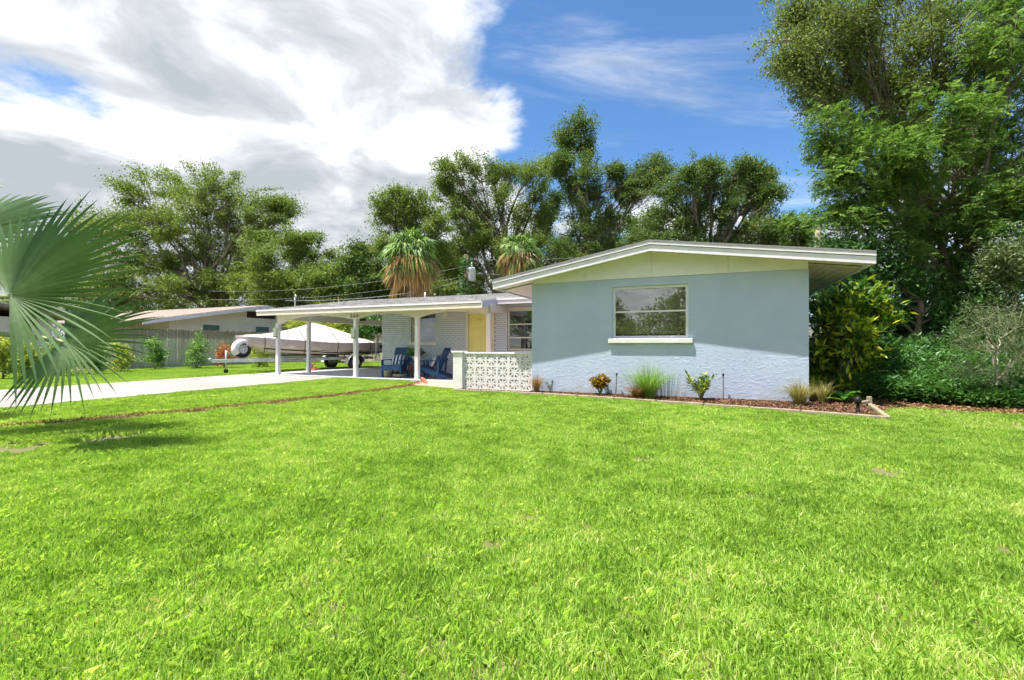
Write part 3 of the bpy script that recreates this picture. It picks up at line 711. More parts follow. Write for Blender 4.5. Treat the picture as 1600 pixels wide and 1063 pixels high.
pl_ = part('pillar', M_block, sw, box=(-2.05, -1.79, -.06, .18, -.03, .90), bevel=.01)
part('pillar_cap', M_block, pl_, box=(-2.085, -1.76, -.09, .21, .901, .945), bevel=.01)

# ================================================================== PORCH FURNITURE
def chair(label, u, v, rz):
    t = thing('adirondack_chair', label, 'chair', w(u, v, .046), rz, 'navy adirondack chairs on the porch')
    bv = .006
    for s_ in (-1, 1):
        part('leg', M_blue, t, box=(s_*.325-.02, s_*.325+.02, -.36, -.25, 0, .548), bevel=bv)
        MB().beam((s_*.283, -.345, .335), (s_*.283, .56, .055), .032, .115).build('back_leg', M_blue, t, bevel=bv)
        part('armrest', M_blue, t, box=(s_*.335-.07, s_*.335+.07, -.42, .40, .55, .575), bevel=.008)
        MB().beam((s_*.325, .30, .13), (s_*.325, .34, .548), .035, .06, (0, 1, 0)).build('arm_support', M_blue, t, bevel=bv)
    part('front_apron', M_blue, t, box=(-.302, .302, -.375, -.352, .25, .40), bevel=bv)
    for k_ in range(5):
        y = -.30+k_*.105; z = .392-k_*.030
        MB().obox(Matrix.Translation((0, y, z)) @ Matrix.Rotation(R(-16), 4, 'X'), .60, .095, .022).build('seat_slat', M_blue, t, bevel=bv)
    for k_ in (-1, 0, 1):
        MB().beam((k_*.19, .16, .23), (k_*.19, .53, .965), .182, .022, (0, 1, 0)).build('back_slat', M_blue, t, bevel=bv)
    part('back_rail', M_blue, t, box=(-.30, .30, .395, .42, .575, .64))
    part('back_rail', M_blue, t, box=(-.27, .27, .505, .53, .80, .86))
    return t
def stripe_mat():
    m = bpy.data.materials.new('striped_fabric'); m.use_nodes = True; t = m.node_tree; T = NT(t); p = t.nodes['Principled BSDF']
    x = T.n('ShaderNodeSeparateXYZ', i={0: T.n('ShaderNodeTexCoord').outputs['Object']}).outputs[0]
    f = T.mapr(T.math('SINE', T.math('MULTIPLY', x, 52.)), -.1, .1)
    t.links.new(T.mix(f, (.75, .76, .82), (.03, .06, .17)), p.inputs['Base Color']); p.inputs['Roughness'].default_value = .9; return m
M_stripe = stripe_mat()
def pillow(label, u, v, rz):
    b = MB(); n = 12
    for side in (-1, 1):
        for i in range(n+1):
            for j in range(n+1):
                x, z = i/n*2-1, j/n*2-1; e = (1-x**4)*(1-z**4); px_, pz_ = x*(1-.06*z*z), z*(1-.06*x*x)
                b.v.append((px_*.215, side*(.075*e**.6+.004), pz_*.205))
    N = (n+1)**2
    for side in (0, 1):
        for i in range(n):
            for j in range(n):
                q = [side*N+i*(n+1)+j, side*N+(i+1)*(n+1)+j, side*N+(i+1)*(n+1)+j+1, side*N+i*(n+1)+j+1]; b.f.append(tuple(q if side == 0 else q[::-1]))
    o = b.build('striped_pillow', M_stripe, None, True); tag(o, label, 'pillow', 'striped pillows on the chairs')
    M = Matrix.Translation(w(u, v, .046)) @ Matrix.Rotation(rz, 4, 'Z') @ Matrix.Translation((0, .125, .545)) @ Matrix.Rotation(R(-27), 4, 'X')
    o.matrix_world = M; return o
C1 = (-5.62, 2.40, -TH+R(10)); C2 = (-4.22, 2.38, -TH-R(80))
chair('navy adirondack chair facing the lawn, at the carport end of the porch', *C1)
chair('navy adirondack chair seen from its side, facing along the porch', *C2)
pillow('blue and white striped pillow on the chair facing the lawn', *C1)
pillow('blue and white striped pillow on the chair seen from its side', *C2)
tb = thing('side_table', 'small navy side table standing between the two porch chairs', 'table', w(-4.98, 2.62, .046), -TH)
part('table_top', M_blue, tb, box=(-.22, .22, -.22, .22, .50, .53), bevel=.008)
for sx in (-1, 1):
    for sy in (-1, 1): part('leg', M_blue, tb, box=(sx*.18-.02, sx*.18+.02, sy*.18-.02, sy*.18+.02, 0, .499), bevel=.004)
part('shelf', M_blue, tb, box=(-.2, .2, -.2, .2, .16, .18))
def leaves(name, m, C, D, L, Wd, par=None, fold=.25, rnd=None, up=None):
    """C centres, D directions (n,3); each leaf two faces folded on the midrib"""
    n = len(C); D = unit(D); S = unit(np.cross(D, rng.normal(0, 1, (n, 3)) if up is None else up)); Nn = np.cross(S, D)
    l = (L*rng.uniform(.65, 1.2, n))[:, None]; ww = (Wd*rng.uniform(.7, 1.15, n))[:, None]
    tip = C+D*l; mid = C+D*l*.48; a = mid+S*ww/2+Nn*ww*fold; b_ = mid-S*ww/2+Nn*ww*fold
    V = np.stack([C, a, tip, C, tip, b_], 1).reshape(-1, 3)
    r_ = rng.random(n) if rnd is None else rnd
    return link(bpy.data.objects.new(name, quads_mesh(name, V, m, np.repeat(r_, 2), 3)), par)
def sph(n): return unit(rng.normal(0, 1, (n, 3)))
pt = thing('potted_plant', 'leafy green plant in a white pot on the navy side table', 'potted plant', w(-5.0, 2.6, .577))
MB().lathe([(.08, 0), (.115, .14), (.12, .15), (.105, .15), (.1, .12)], 16).build('pot', M_white, pt, True)
d = sph(90); d[:, 2] = np.abs(d[:, 2])*.8+.15; c = d*rng.uniform(.03, .25, (90, 1)); c[:, 2] += .16
leaves('foliage', L_dark, c, d, .17, .10, pt)
cone = thing('orange_ornament', 'small orange and yellow cone ornament on the porch floor', 'ornament', w(-5.28, 2.72, .046))
MB().lathe([(.10, 0), (.10, .03), (.07, .05), (.062, .2)], 14).build('cone_base', mat('amber_plastic', (.80, .36, .04), .5, .1, 6), cone, True)
MB().lathe([(.064, .201), (.05, .3), (.02, .44), (0, .46)], 14).build('cone_top', mat('orange_plastic', (.80, .13, .05), .5, .1, 6), cone, True)
pt = thing('low_planter', 'shallow tan planter with trailing greenery below the side table', 'planter', w(-5.35, 2.25, .046))
MB().lathe([(.16, 0), (.22, .11), (.23, .12), (.2, .12), (.19, .09)], 18).build('bowl', M_conc2, pt, True)
d = sph(80); d[:, 2] = np.abs(d[:, 2])*.7; c = d*rng.uniform(.05, .17, (80, 1)); c[:, 2] += .11
leaves('foliage', L_gray, c, d, .12, .035, pt)
MB().lathe([(.14, 0), (.12, .13), (.20, .2), (.21, .235), (.0, .24)], 18, w(-5.95, 2.42, .046)).build('footstool', mat('straw', (.55, .50, .28), .8, .2, 14), None, True)
tag(bpy.data.objects['footstool'], 'round straw coloured bowl under the chair facing the lawn', 'bowl')
ed = thing('scalloped_brick_edging', 'row of slanted red bricks edging the porch step', 'edging', (*PL, 0), -TH)
for k_ in range(8):
    MB().obox(Matrix.Translation((-3.95+k_*.085, 1.42-k_*.13*.75, .05)) @ Matrix.Rotation(R(-40), 4, 'Z') @ Matrix.Rotation(R(42), 4, 'Y'), .19, .065, .10).build('brick', M_terra, ed, bevel=.005)

# ================================================================== BOAT ON TRAILER
BO = Vector((*w(-12.75, 2.2)[:2], 0)); ST = Vector((*w(-11.2, 7.9)[:2], 0))
BD = (ST-BO); BL = BD.length; bang = math.atan2(BD.y, BD.x)
bt = thing('covered_boat', 'white motor boat under a tan canvas cover on its trailer', 'boat', BO, bang)
def loft(secs, closed=False):
    b = MB(); n = len(secs[0])
    for s_ in secs: b.v += [tuple(p_) for p_ in s_]
    for i in range(len(secs)-1):
        for j in range(n-1): b.f.append((i*n+j, i*n+j+1, (i+1)*n+j+1, (i+1)*n+j))
    return b
BW = 1.08
def halfw(t_): return BW*min(1, (max(t_, 0)**.55)*1.15)*(1 if t_ < .8 else 1-.08*(t_-.8)/.2)
def gun(t_): return 1.40-.24*min(1, t_*1.8)+.0*t_
def keel(t_): return .62+.62*max(0, 1-t_/.30)**2.2
secs = []
for i in range(25):
    t_ = i/24; x = t_*BL; hw_ = max(halfw(t_), .015); kz, gz = keel(t_), gun(t_)
    kz = min(kz, gz-.03); row = []
    for a, z in ((-1, gz), (-.99, gz-.10), (-.93, kz+(gz-kz)*.45), (-.80, kz+(gz-kz)*.22), (-.4, kz+.05*(1-max(0, 1-t_/.3))), (0, kz), (.4, kz+.05*(1-max(0, 1-t_/.3))), (.80, kz+(gz-kz)*.22), (.93, kz+(gz-kz)*.45), (.99, gz-.10), (1, gz)): row.append((x, a*hw_, z))
    secs.append(row)
hb_ = loft(secs); n = 11
hb_.f.append(tuple(24*n+j for j in range(n-1, -1, -1)))
hl = hb_.build('hull', M_hull, bt, True)
st_ = MB()
for s_ in (-1, 1):
    st_.tube([(t_*BL, s_*(halfw(t_)*.955+.006), gun(t_)-.40) for t_ in np.linspace(.12, .99, 22)], .022, 6)
st_.build('rub_rail', M_strap, hl)
# canvas: skirt (vertical, wrinkled) and tented top
def ridge(t_):
    if t_ < .02: return gun(0)+.05
    if t_ < .48: return gun(t_)+.10+(2.06-gun(t_)-.10)*((t_/.48)**1.5)
    if t_ < .9: k_ = (t_-.48)/.42; return 2.06+(1.40-2.06)*k_**1.25
    return 1.40-.30*((t_-.9)/.14)**1.5
NS = 70; sk, tp = [], []
for i in range(NS+1):
    t_ = -.03+1.07*i/NS; tt = min(max(t_, .004), 1.); hw_ = halfw(tt)+.035+.012*math.sin(i*2.7)+.008*math.sin(i*5.1); x = t_*BL
    gz = gun(tt)+.03; rz_ = max(ridge(t_), gz+.02); drop = .30 if t_ < .98 else .34
    if t_ < 0: hw_ *= .6
    rowt = []
    for a in np.linspace(-1, 1, 13):
        prof = 1-abs(a)**1.25; sag = -.03*math.sin(math.pi*min(1, abs(a)))*(1+.6*math.sin(i*.9))
        rowt.append((x, a*hw_, gz+(rz_-gz)*prof+sag*(abs(a) < .99)))
    tp.append(rowt)
    wob = .02*math.sin(i*1.9)+.012*math.sin(i*3.7+1)
    sk.append((x, hw_, gz, drop+.05*math.sin(i*.55)-.03*math.sin(i*1.3), wob))
cv = loft(tp).build('cover_top', M_canvasw, bt, True)
for s_ in (-1, 1):
    b = loft([[(x, s_*(h_+.002), gz), (x, s_*(h_+.004+.6*wb), gz-.10), (x, s_*(h_*.985+wb), gz-.2), (x, s_*(h_*.965+wb*.8), gz-dp)] for x, h_, gz, dp, wb in sk]); b.build('cover_skirt', M_canvas, bt, True)
x, h_, gz, dp, wb = sk[-1]
loft([[(x+.01, y, gz), (x+.05+.02*math.sin(y*9), y*.98, gz-.15), (x-.02, y*.95, gz-dp)] for y in np.linspace(-h_, h_, 14)]).build('cover_skirt', M_canvas, bt, True)
for t_ in (.13, .37, .60, .86):
    k_ = int((t_+.03)/1.07*NS); b = MB(); pts = [(p_[0], p_[1], p_[2]+.008) for p_ in tp[k_]]
    x = pts[0][0]; pts = [(x-.05, -halfw(t_)*.99-.03, .72), (x-.02, -halfw(t_)-.06, 1.0)]+pts+[(x-.02, halfw(t_)+.06, 1.0), (x-.05, halfw(t_)*.99+.03, .72)]
    b.tube(pts, .013, 5); b.build('strap', M_strap, bt)
# drain fitting and stern
MB().lathe([(.07, 0), (.075, .02), (.05, .03)], 12, (BL*.955, -halfw(.95)-.01, 1.02), Matrix.Rotation(R(90), 4, 'X')).build('vent_fitting', M_black, bt, True)

tr = thing('boat_trailer', 'galvanised single axle trailer lettered along its side rail', 'trailer', BO, bang)
TZ = .50
for s_ in (-1, 1):
    MB().beam((.35, s_*.62, TZ), (BL*.93, s_*.62, TZ), .07, .12).build('frame_rail', M_galv, tr, bevel=.005)
    MB().beam((-.95, 0, TZ), (.36, s_*.62, TZ), .07, .12).build('tongue_rail', M_galv, tr, bevel=.005)
    for x in (.25, .8): MB().beam((BL*x, s_*.5, TZ+.06), (BL*x, s_*.5, keel(x)+.12), .06, .06, (0, 1, 0)).build('bunk_post', M_galv, tr)
    MB().beam((BL*.2, s_*.5, keel(.3)+.06), (BL*.92, s_*.5, keel(.8)+.06), .1, .05).build('bunk_board', mat('bunk_carpet', (.06, .06, .06), .9, .1, 8), tr)
    gx = BL*.88
    gp = MB(); gp.tube([(gx, s_*.62, TZ), (gx, s_*1.16, TZ-.02), (gx+.04, s_*1.24, TZ+.1), (gx+.06, s_*1.25, 1.55)], .03, 10); gp.build('guide_pole', M_white, tr, True)
    wx = BL*.73
    wh = bpy.data.objects.new('wheel', None); link(wh, tr); wh.location = (wx, s_*.98, .32)
    Mx = Matrix.Rotation(R(90), 4, 'X')
    MB().lathe([(.20, -.09), (.27, -.105), (.315, -.085), (.325, -.04), (.325, .04), (.315, .085), (.27, .105), (.20, .09)], 28, (0, 0, 0), Mx, False).build('tyre', M_rubber, wh, True)
    MB().lathe([(.0, .05), (.05, .07), (.06, .05), (.15, .045), (.17, .07), (.20, .085), (.20, -.085), (0, -.085)] if s_ < 0 else [(.0, -.05), (.05, -.07), (.06, -.05), (.15, -.045), (.17, -.07), (.20, -.085), (.20, .085), (0, .085)], 24, (0, 0, 0), Mx).build('rim', M_galv, wh, True)
    for k_ in range(5):
        a = k_*2*math.pi/5; MB().lathe([(.028, .0), (.028, .004), (0, .005)], 10, (.105*math.cos(a), s_*.049, .105*math.sin(a)), Mx if s_ < 0 else Matrix.Rotation(R(-90), 4, 'X')).build('rim_hole', M_black, wh)
    fe = []
    for k_ in range(15):
        a = math.pi*(-.02+1.04*k_/14); fe.append([(wx+.42*math.cos(a), s_*.84, .32+.40*math.sin(a)), (wx+.42*math.cos(a), s_*1.12, .32+.40*math.sin(a)), (wx+.42*math.cos(a), s_*1.13, .29+.38*math.sin(a))])
    loft(fe).build('fender', M_white, tr, True)
for x in (.35, .5, .73, .92): part('cross_member', M_galv, tr, box=(BL*x-.04, BL*x+.04, -.585, .585, TZ-.05, TZ+.04))
MB().tube([(BL*.73, -.95, .32), (BL*.73, .95, .32)], .035).build('axle', M_galv, tr)
MB().lathe([(.035, 0), (.05, .05), (.05, .09), (.02, .11)], 12, (-1.02, 0, TZ)).build('coupler', M_galv, tr, True)
jk = MB(); jk.tube([(-.55, -.16, .12), (-.55, -.16, .88)], .032, 10); jk.tube([(-.55, -.16, .84), (-.55, -.36, .84)], .012); jk.build('jack', M_galv, tr, True)
MB().lathe([(.0, -.03), (.07, -.03), (.085, 0), (.07, .03), (0, .03)], 14, (-.55, -.16, .12), Matrix.Rotation(R(90), 4, 'X')).build('jack_wheel', M_black, tr, True)
b = MB(); b.beam((.10, 0, TZ), (.02, 0, 1.16), .08, .08, (0, 1, 0)); b.beam((.02, 0, 1.16), (.16, 0, 1.22), .06, .06); b.build('winch_post', M_galv, tr)
MB().lathe([(.06, -.07), (.06, .07)], 12, (.0, 0, 1.02), Matrix.Rotation(R(90), 4, 'X')).build('winch', M_black, tr)
cu = bpy.data.curves.new('lettering', 'FONT'); cu.body = 'CONTINENTAL'; cu.size = .115; cu.extrude = .002; cu.space_character = 1.15; cu.materials.append(M_black)
o = link(bpy.data.objects.new('lettering', cu), tr); o.location = (BL*.215, -.662, TZ-.043); o.rotation_euler = (R(90), 0, 0); solid_text(o)
# spare wheel under a white half cover, carried upright on the tongue
sp = bpy.data.objects.new('spare_wheel', None); link(sp, tr); sp.location = (.02, -.12, .93); sp.rotation_euler = (0, 0, R(12)); sp.scale = (.88, .88, .88)
Mx = Matrix.Rotation(R(90), 4, 'X')
MB().lathe([(.20, -.10), (.30, -.11), (.36, -.08), (.37, 0), (.36, .08), (.30, .11), (.2, .10)], 28, (0, 0, 0), Mx, False).build('tyre', M_rubber, sp, True)
MB().lathe([(0, .05), (.06, .08), (.07, .05), (.16, .04), (.2, .09), (.2, -.09), (0, -.09)], 24, (0, 0, 0), Mx).build('rim', M_white, sp, True)
cvv = []
for k_ in range(19):
    a = math.pi*(.10+1.10*k_/18); cvv.append([(.25*math.cos(a), -.155, .25*math.sin(a)), (.39*math.cos(a), -.145, .39*math.sin(a)), (.435*math.cos(a), -.09, .435*math.sin(a)), (.435*math.cos(a), .09, .435*math.sin(a)), (.39*math.cos(a), .145, .39*math.sin(a))])
loft(cvv).build('wheel_cover', M_white, sp, True)
for k_ in range(5):
    a = R(20+72*k_); MB().beam((.05*math.cos(a), -.075, .05*math.sin(a)), (.19*math.cos(a), -.085, .19*math.sin(a)), .02, .04, (0, 1, 0)).build('spoke', M_galv, sp)
MB().beam((-.05, .0, -.45), (.12, .16, .05), .05, .05).build('wheel_bracket', M_galv, sp)
# bricks under the trailer frame
bs_ = thing('brick_stack', 'small stack of old red bricks beside the carport post', 'bricks', w(-11.25, 4.05, .0), -TH+.2)
for k_, (x, y, z) in enumerate(((0, 0, .04), (.24, .02, .04), (.02, .12, .04), (.26, .13, .04), (.03, .05, .11), (.2, .07, .11), (.05, .06, .18), (.1, .1, .25))):
    MB().obox(Matrix.Translation((x, y, z+.05)) @ Matrix.Rotation(random.uniform(-.2, .2), 4, 'Z'), .21, .10, .068).build('brick', M_terra, bs_, bevel=.005)

# ================================================================== FENCES
def picket_mat():
    m = bpy.data.materials.new('weathered_picket'); m.use_nodes = True; t = m.node_tree; T = NT(t); p = t.nodes['Principled BSDF']
    rn = T.n('ShaderNodeObjectInfo').outputs['Random']; co = T.n('ShaderNodeTexCoord').outputs['Object']
    c = T.ramp(rn, ((0, (.56, .48, .38)), (.5, (.69, .61, .51)), (1, (.80, .73, .62))))
    g_ = T.noise(T.n('ShaderNodeMapping', i={'Vector': co, 'Scale': (14, 14, 1)}).outputs[0], 3, 4)
    c = T.mix(T.mapr(g_, .35, .7, .0, .6), c, (.33, .26, .19))
    # boards turn browner towards their tops
    z = T.n('ShaderNodeSeparateXYZ', i={0: co}).outputs[2]
    st = T.math('ADD', z, T.mapr(T.noise(co, 4, 3), .2, .8, -.18, .18))
    c = T.mix(T.mapr(st, 1.32, 1.55, 0, .75), c, (.26, .17, .12))
    t.links.new(c, p.inputs['Base Color']); p.inputs['Roughness'].default_value = .9; return m
M_picket = picket_mat()
def fence(label, a, b, rails=True):
    (u0, v0), (u1, v1) = a, b; A = w(u0, v0); B = w(u1, v1); L = (B-A).length; ang = math.atan2(B.y-A.y, B.x-A.x)
    t = thing('wooden_fence', label, 'fence', A, ang)
    me = MB().prism([(-.069, .03), (.069, .03), (.069, 1.80), (.045, 1.85), (-.045, 1.85), (-.069, 1.80)], 1, -.009, .009).mesh('picket', M_picket)
    n = int(L/.145)
    for i in range(n):
        o = link(bpy.data.objects.new('picket', me), t); o.location = ((i+.5)*.145, random.uniform(-.004, .004), random.uniform(-.03, .02)); o.rotation_euler = (random.uniform(-.01, .01), random.uniform(-.008, .008), 0)
    for z in (.3, 1.0, 1.6): part('rail', M_picket, t, box=(0, L, .012, .05, z, z+.085))
    k_ = 0.
    while k_ < L: part('fence_post', M_picket, t, box=(k_, k_+.09, .052, .14, 0, 1.75)); k_ += 2.4
    return t
fence('weathered wooden picket fence running along the neighbour boundary beside the driveway', (-19.9, 1.0), (-19.9, 13.0))
fence('weathered wooden picket fence across the back, behind the boat', (-19.8, 13.1), (-9.0, 13.1))
gp_ = thing('gate_post', 'plain white post standing behind the carport by the back fence', 'post', w(-13.35, 11.4))
part('shaft', M_white, gp_, box=(-.06, .06, -.06, .06, 0, 1.62), bevel=.008); part('post_cap', M_white, gp_, box=(-.07, .07, -.07, .07, 1.62, 1.66), bevel=.008)
# white fence glimpsed through the right hand trees
wf = thing('white_vinyl_fence', 'white vinyl fence behind the trees on the right', 'fence', Vector((5.6, 15.5, 0)), R(-14))
for i in range(46): part('fence_board', M_white, wf, box=(i*.30, i*.30+.285, -.012, .012, .06, 1.75+.0*i))
for z in (.04, 1.76): part('fence_rail', M_white, wf, box=(0, 13.8, -.03, .03, z, z+.09))
for i in range(7): part('fence_post', M_white, wf, box=(i*2.3-.06, i*2.3+.06, -.075, -.031, 0, 1.9))

# ================================================================== NEIGHBOUR HOUSE
NU = -23.5
M_nwall = mat('neighbour_siding', (.70, .69, .66), .7, .05, 2); M_nroof = mat('neighbour_shingle', (.29, .235, .20), .9, .25, 9, .3, 30); M_teal = mat('teal_glass', (.10, .17, .19), .2, .1, 2)
nb = thing('neighbour_house', 'pale low house with pinkish roof behind the wooden fence', 'house', w(NU, 0), -TH)
def nz(v): return 3.72+.187*(v-11.4) if v < 11.4 else 3.72-.187*(v-11.4)
def nslab(v0, v1, d0, d1, x0, x1, nm, m, par=nb): return MB().prism([(v0, nz(v0)-d1), (v1, nz(v1)-d1), (v1, nz(v1)-d0), (v0, nz(v0)-d0)], 0, x0, x1).build(nm, m, par)
MB().prism([(5.9, 0), (17.2, 0), (17.2, nz(17.2)-.2), (11.4, nz(11.4)-.2), (5.9, nz(5.9)-.2)], 0, -9, 0).build('wall', M_nwall, nb)
for z in np.arange(1.75, 3.3, .2):
    hv = (nz(11.4)-.2-z)/.187; part('siding_lap', M_nwall, nb, box=(.002, .012, max(5.95, 11.4-hv), min(17.1, 11.4+hv), z, z+.012))
for a, c in ((4.2, 11.4), (11.4, 18.6)):
    nslab(a, c, 0, .08, -12, .75, 'roof_slope', M_nroof); nslab(a, c, .03, .23, .751, .79, 'fascia', M_trim)
part('gable_vent', mat('dark_louvre', (.04, .03, .03), .8, 0), nb, box=(.013, .03, 10.5, 12.6, 2.86, 3.26))
for v0 in (7.7, 11.1): 
    f_ = part('window', M_teal, nb, box=(.013, .03, v0, v0+1.0, 1.1, 2.30)); part('frame', M_trim, f_, boxes=[(.031, .05, v0-.04, v0+1.04, 2.301, 2.35), (.031, .05, v0-.04, v0, 1.1, 2.30), (.031, .05, v0+1.0, v0+1.04, 1.1, 2.30)])
f_ = part('window', mat('olive_blind', (.25, .27, .17), .7, 0), nb, box=(.013, .03, 13.2, 15.0, 1.2, 2.55))
# second neighbour at the far left
n2 = thing('far_house', 'low house with pink roof at the far left beyond the shrubs', 'house', w(-26, -5), -TH)
part('wall', M_nwall, n2, box=(-8, 0, 0, 7, 0, 2.4)); MB().prism([(-.7, 2.35), (3.5, 3.1), (7.7, 2.35), (7.7, 2.5), (3.5, 3.25), (-.7, 2.5)], 0, -9, .7).build('roof', M_nroof, n2)
part('window', M_teal, n2, box=(.001, .03, 2, 3.6, 1.0, 2.1)); part('fascia', M_trim, n2, box=(-9, .7, -.73, -.70, 2.33, 2.5))

# ================================================================== TREES
DENS = 1.6
def V3(a): return np.array([a[0], a[1], a[2]], float)
def rpts(n): return unit(rng.normal(0, 1, (n, 3)))*(rng.random((n, 1))**.42)
def blob(px, py, rpx, D, ry=None, rd=None):
    c = at(px, py, D); k_ = D/FPX; ry = rpx if ry is None else ry
    return (V3(c), np.array([rpx*k_, (rd if rd else (rpx+ry)/2)*k_, ry*k_]))
def tree(name, label, base, fork, tr, blobs, lm, bm, tips=14, per=70, tip_r=.4, L=.2, Wd=.1, droop=.0, flat=.7, group=None, cat='tree', pinnate=False, lean=None, vis_limb=1., cname='crown', upw=.7):
    base = V3(base); fork = V3(fork); t = thing(name, label, cat, base, 0, group)
    tb_ = MB(); n = 7
    trunk = [base*(1-k_/n)+fork*k_/n+np.array([math.sin(k_*1.7+base[0])*tr*.5, math.cos(k_*1.3)*tr*.5, 0])*(0 if k_ in (0,) else 1)-base for k_ in range(n+1)]
    tb_.tube(trunk, [tr*(1.35 if k_ == 0 else 1.05-.45*k_/n) for k_ in range(n+1)], 9)
    tb_.build('trunk', bm, t, True)
    br = MB(); C, D, RN = [], [], []
    for c, r in blobs:
        c = c-base; k0 = trunk[random.randint(max(2, n-4), n)]
        m1 = k0*.5+c*.5+np.array([0, 0, .12*np.linalg.norm(c-k0)])+rng.normal(0, .06, 3)*np.linalg.norm(c-k0)
        limb = []
        for s_ in np.linspace(0, 1, 8):
            limb.append((1-s_)**2*k0+2*s_*(1-s_)*m1+s_*s_*c+rng.normal(0, .02, 3)*np.linalg.norm(c-k0)*(0 < s_ < 1))
        br.tube(limb, [tr*vis_limb*(.36-.30*s_) for s_ in np.linspace(0, 1, 8)], 6)
        vol = 1.0
        r = r*rng.uniform(.8, 1.3, 3); ns = int(tips*.45); stray = sph(ns)*rng.uniform(1.05, 1.5, (ns, 1))
        for jt, tip in enumerate(np.concatenate([rpts(tips), stray])*r+c):
            sm_ = 1. if jt < tips else .55
            s0 = limb[random.randint(4, 7)]; mid = (s0+tip)/2+rng.normal(0, .08, 3)*np.linalg.norm(tip-s0)
            br.tube([s0, mid, tip], [tr*.09*vis_limb, tr*.055*vis_limb, tr*.02*vis_limb], 4, False)
            m = max(3, int(per*DENS*rng.uniform(.6, 1.4)*(1 if jt < tips else .3))); s_ = rng.random((m, 1))**.6
            pts = (mid*(1-s_)+tip*s_)+np.clip(rng.normal(0, 1, (m, 3)), -2.0, 2.0)*np.array([rng.uniform(.5, 1.3), rng.uniform(.5, 1.3), flat*rng.uniform(.5, 1.2)])*tip_r*sm_*rng.uniform(.55, 1.25)*(.45+.65*s_)
            C.append(pts); out = unit(pts-c+np.array([0, 0, .3])); D.append(out*.6+sph(m)*.8+np.array([0, 0, -droop])); RN.append(np.clip(rng.normal(rng.uniform(.3, .62), .2, m), 0, 1))
    br.build('branches', bm, t, True)
    C, D, RN = np.concatenate(C), unit(np.concatenate(D)), np.concatenate(RN)
    if pinnate:
        k_ = 7; S = unit(np.cross(D, np.array([0, 0, 1.])+rng.normal(0, .25, D.shape))); ax = L
        cs, ds, rs = [], [], []
        for j in range(k_):
            f_ = (j+.6)/k_; base_ = C+D*ax*f_+np.array([0, 0, -.28*ax])*f_*f_
            for s_ in (-1, 1): cs.append(base_); ds.append(S*s_+D*.45+np.array([0, 0, -.25])); rs.append(RN)
        C, D, RN = np.concatenate(cs), unit(np.concatenate(ds)), np.concatenate(rs); L_, W_ = L*.36*(1.0), Wd
    else: L_, W_ = L, Wd
    up = np.array([0, 0, upw])+rng.normal(0, .6, C.shape)
    leaves(cname, lm, C, D, L_, W_, t, .12, np.clip(RN+rng.normal(0, .06, len(RN)), 0, 1), up)
    return t
# ---- far left oaks
D0 = 40.
def B(lst, D): return [blob(x, y, r, D+random.uniform(-1, 1)*r*D/FPX*.9) for x, y, r in lst]
tree('spreading_oak', 'broad pale green oak behind the neighbouring pinkish roof', (*at(335, 539, D0)[:2], 0), at(335, 440, D0), .5,
     B([(215, 305, 42), (270, 300, 45), (320, 300, 45), (365, 305, 40), (415, 330, 34), (190, 345, 40), (245, 350, 48), (305, 350, 50), (365, 355, 46), (200, 395, 42), (255, 405, 46), (310, 400, 46), (370, 400, 42), (420, 375, 32), (230, 445, 40), (290, 448, 42), (350, 450, 38), (170, 420, 36), (400, 440, 32), (165, 460, 32), (440, 322, 16)], D0), L_oak, M_bark, 15, 190, .55, .22, .10, flat=.5)
tree('leaning_oak', 'rounded olive oak between the broad oak and the carport roof', (*at(455, 539, 34)[:2], 0), at(455, 460, 34), .32,
     B([(410, 405, 34), (455, 395, 36), (500, 400, 34), (525, 425, 26), (400, 440, 34), (445, 440, 38), (495, 440, 38), (420, 470, 30), (470, 472, 32), (515, 468, 28), (465, 375, 22)], 34), L_oak, M_bark, 14, 190, .42, .19, .09, flat=.55)
tree('dark_shade_tree', 'dark rounded tree low behind the carport, left of the first shaggy palm', (*at(570, 539, 33)[:2], 0), at(570, 470, 33), .28,
     B([(550, 420, 28), (580, 405, 28), (600, 430, 28), (545, 455, 28), (585, 460, 30), (560, 395, 14), (620, 455, 28)], 33), L_oakd, M_bark, 14, 140, .42, .19, .10)
tree('background_tree', 'distant yellow green tree at the far left behind the fan palm', (*at(60, 539, 46)[:2], 0), at(60, 470, 46), .35,
     B([(20, 420, 45), (80, 405, 45), (130, 400, 42), (140, 350, 28), (40, 465, 45), (105, 460, 45), (150, 450, 36), (165, 355, 26)], 46), L_oak, M_bark, 12, 120, .55, .25, .12)
# ---- trees behind the house
tree('slender_oak', 'leafy oak rising directly behind the first shaggy palm', (*at(645, 539, 31)[:2], 0), at(650, 430, 31), .28,
     B([(600, 320, 20), (632, 310, 24), (660, 320, 24), (610, 350, 24), (645, 345, 26), (680, 350, 20), (600, 385, 18), (665, 385, 26), (690, 400, 26), (620, 300, 12), (655, 420, 30), (690, 440, 26)], 31), L_oak, M_bark, 12, 140, .34, .17, .08)
tree('gnarled_oak', 'open crowned oak with dark crooked limbs behind the low roof', (*at(775, 539, 34)[:2], 0), at(790, 375, 34), .42,
     B([(700, 265, 20), (730, 260, 20), (775, 262, 22), (800, 270, 20), (835, 268, 20), (700, 300, 24), (740, 305, 24), (785, 305, 20), (840, 300, 24), (720, 335, 22), (760, 345, 22), (815, 330, 18), (850, 335, 20), (745, 370, 24), (790, 385, 26), (720, 385, 26), (840, 380, 24), (690, 280, 12), (860, 255, 16)], 34), L_oak, M_bark, 12, 130, .38, .17, .08, vis_limb=.75)
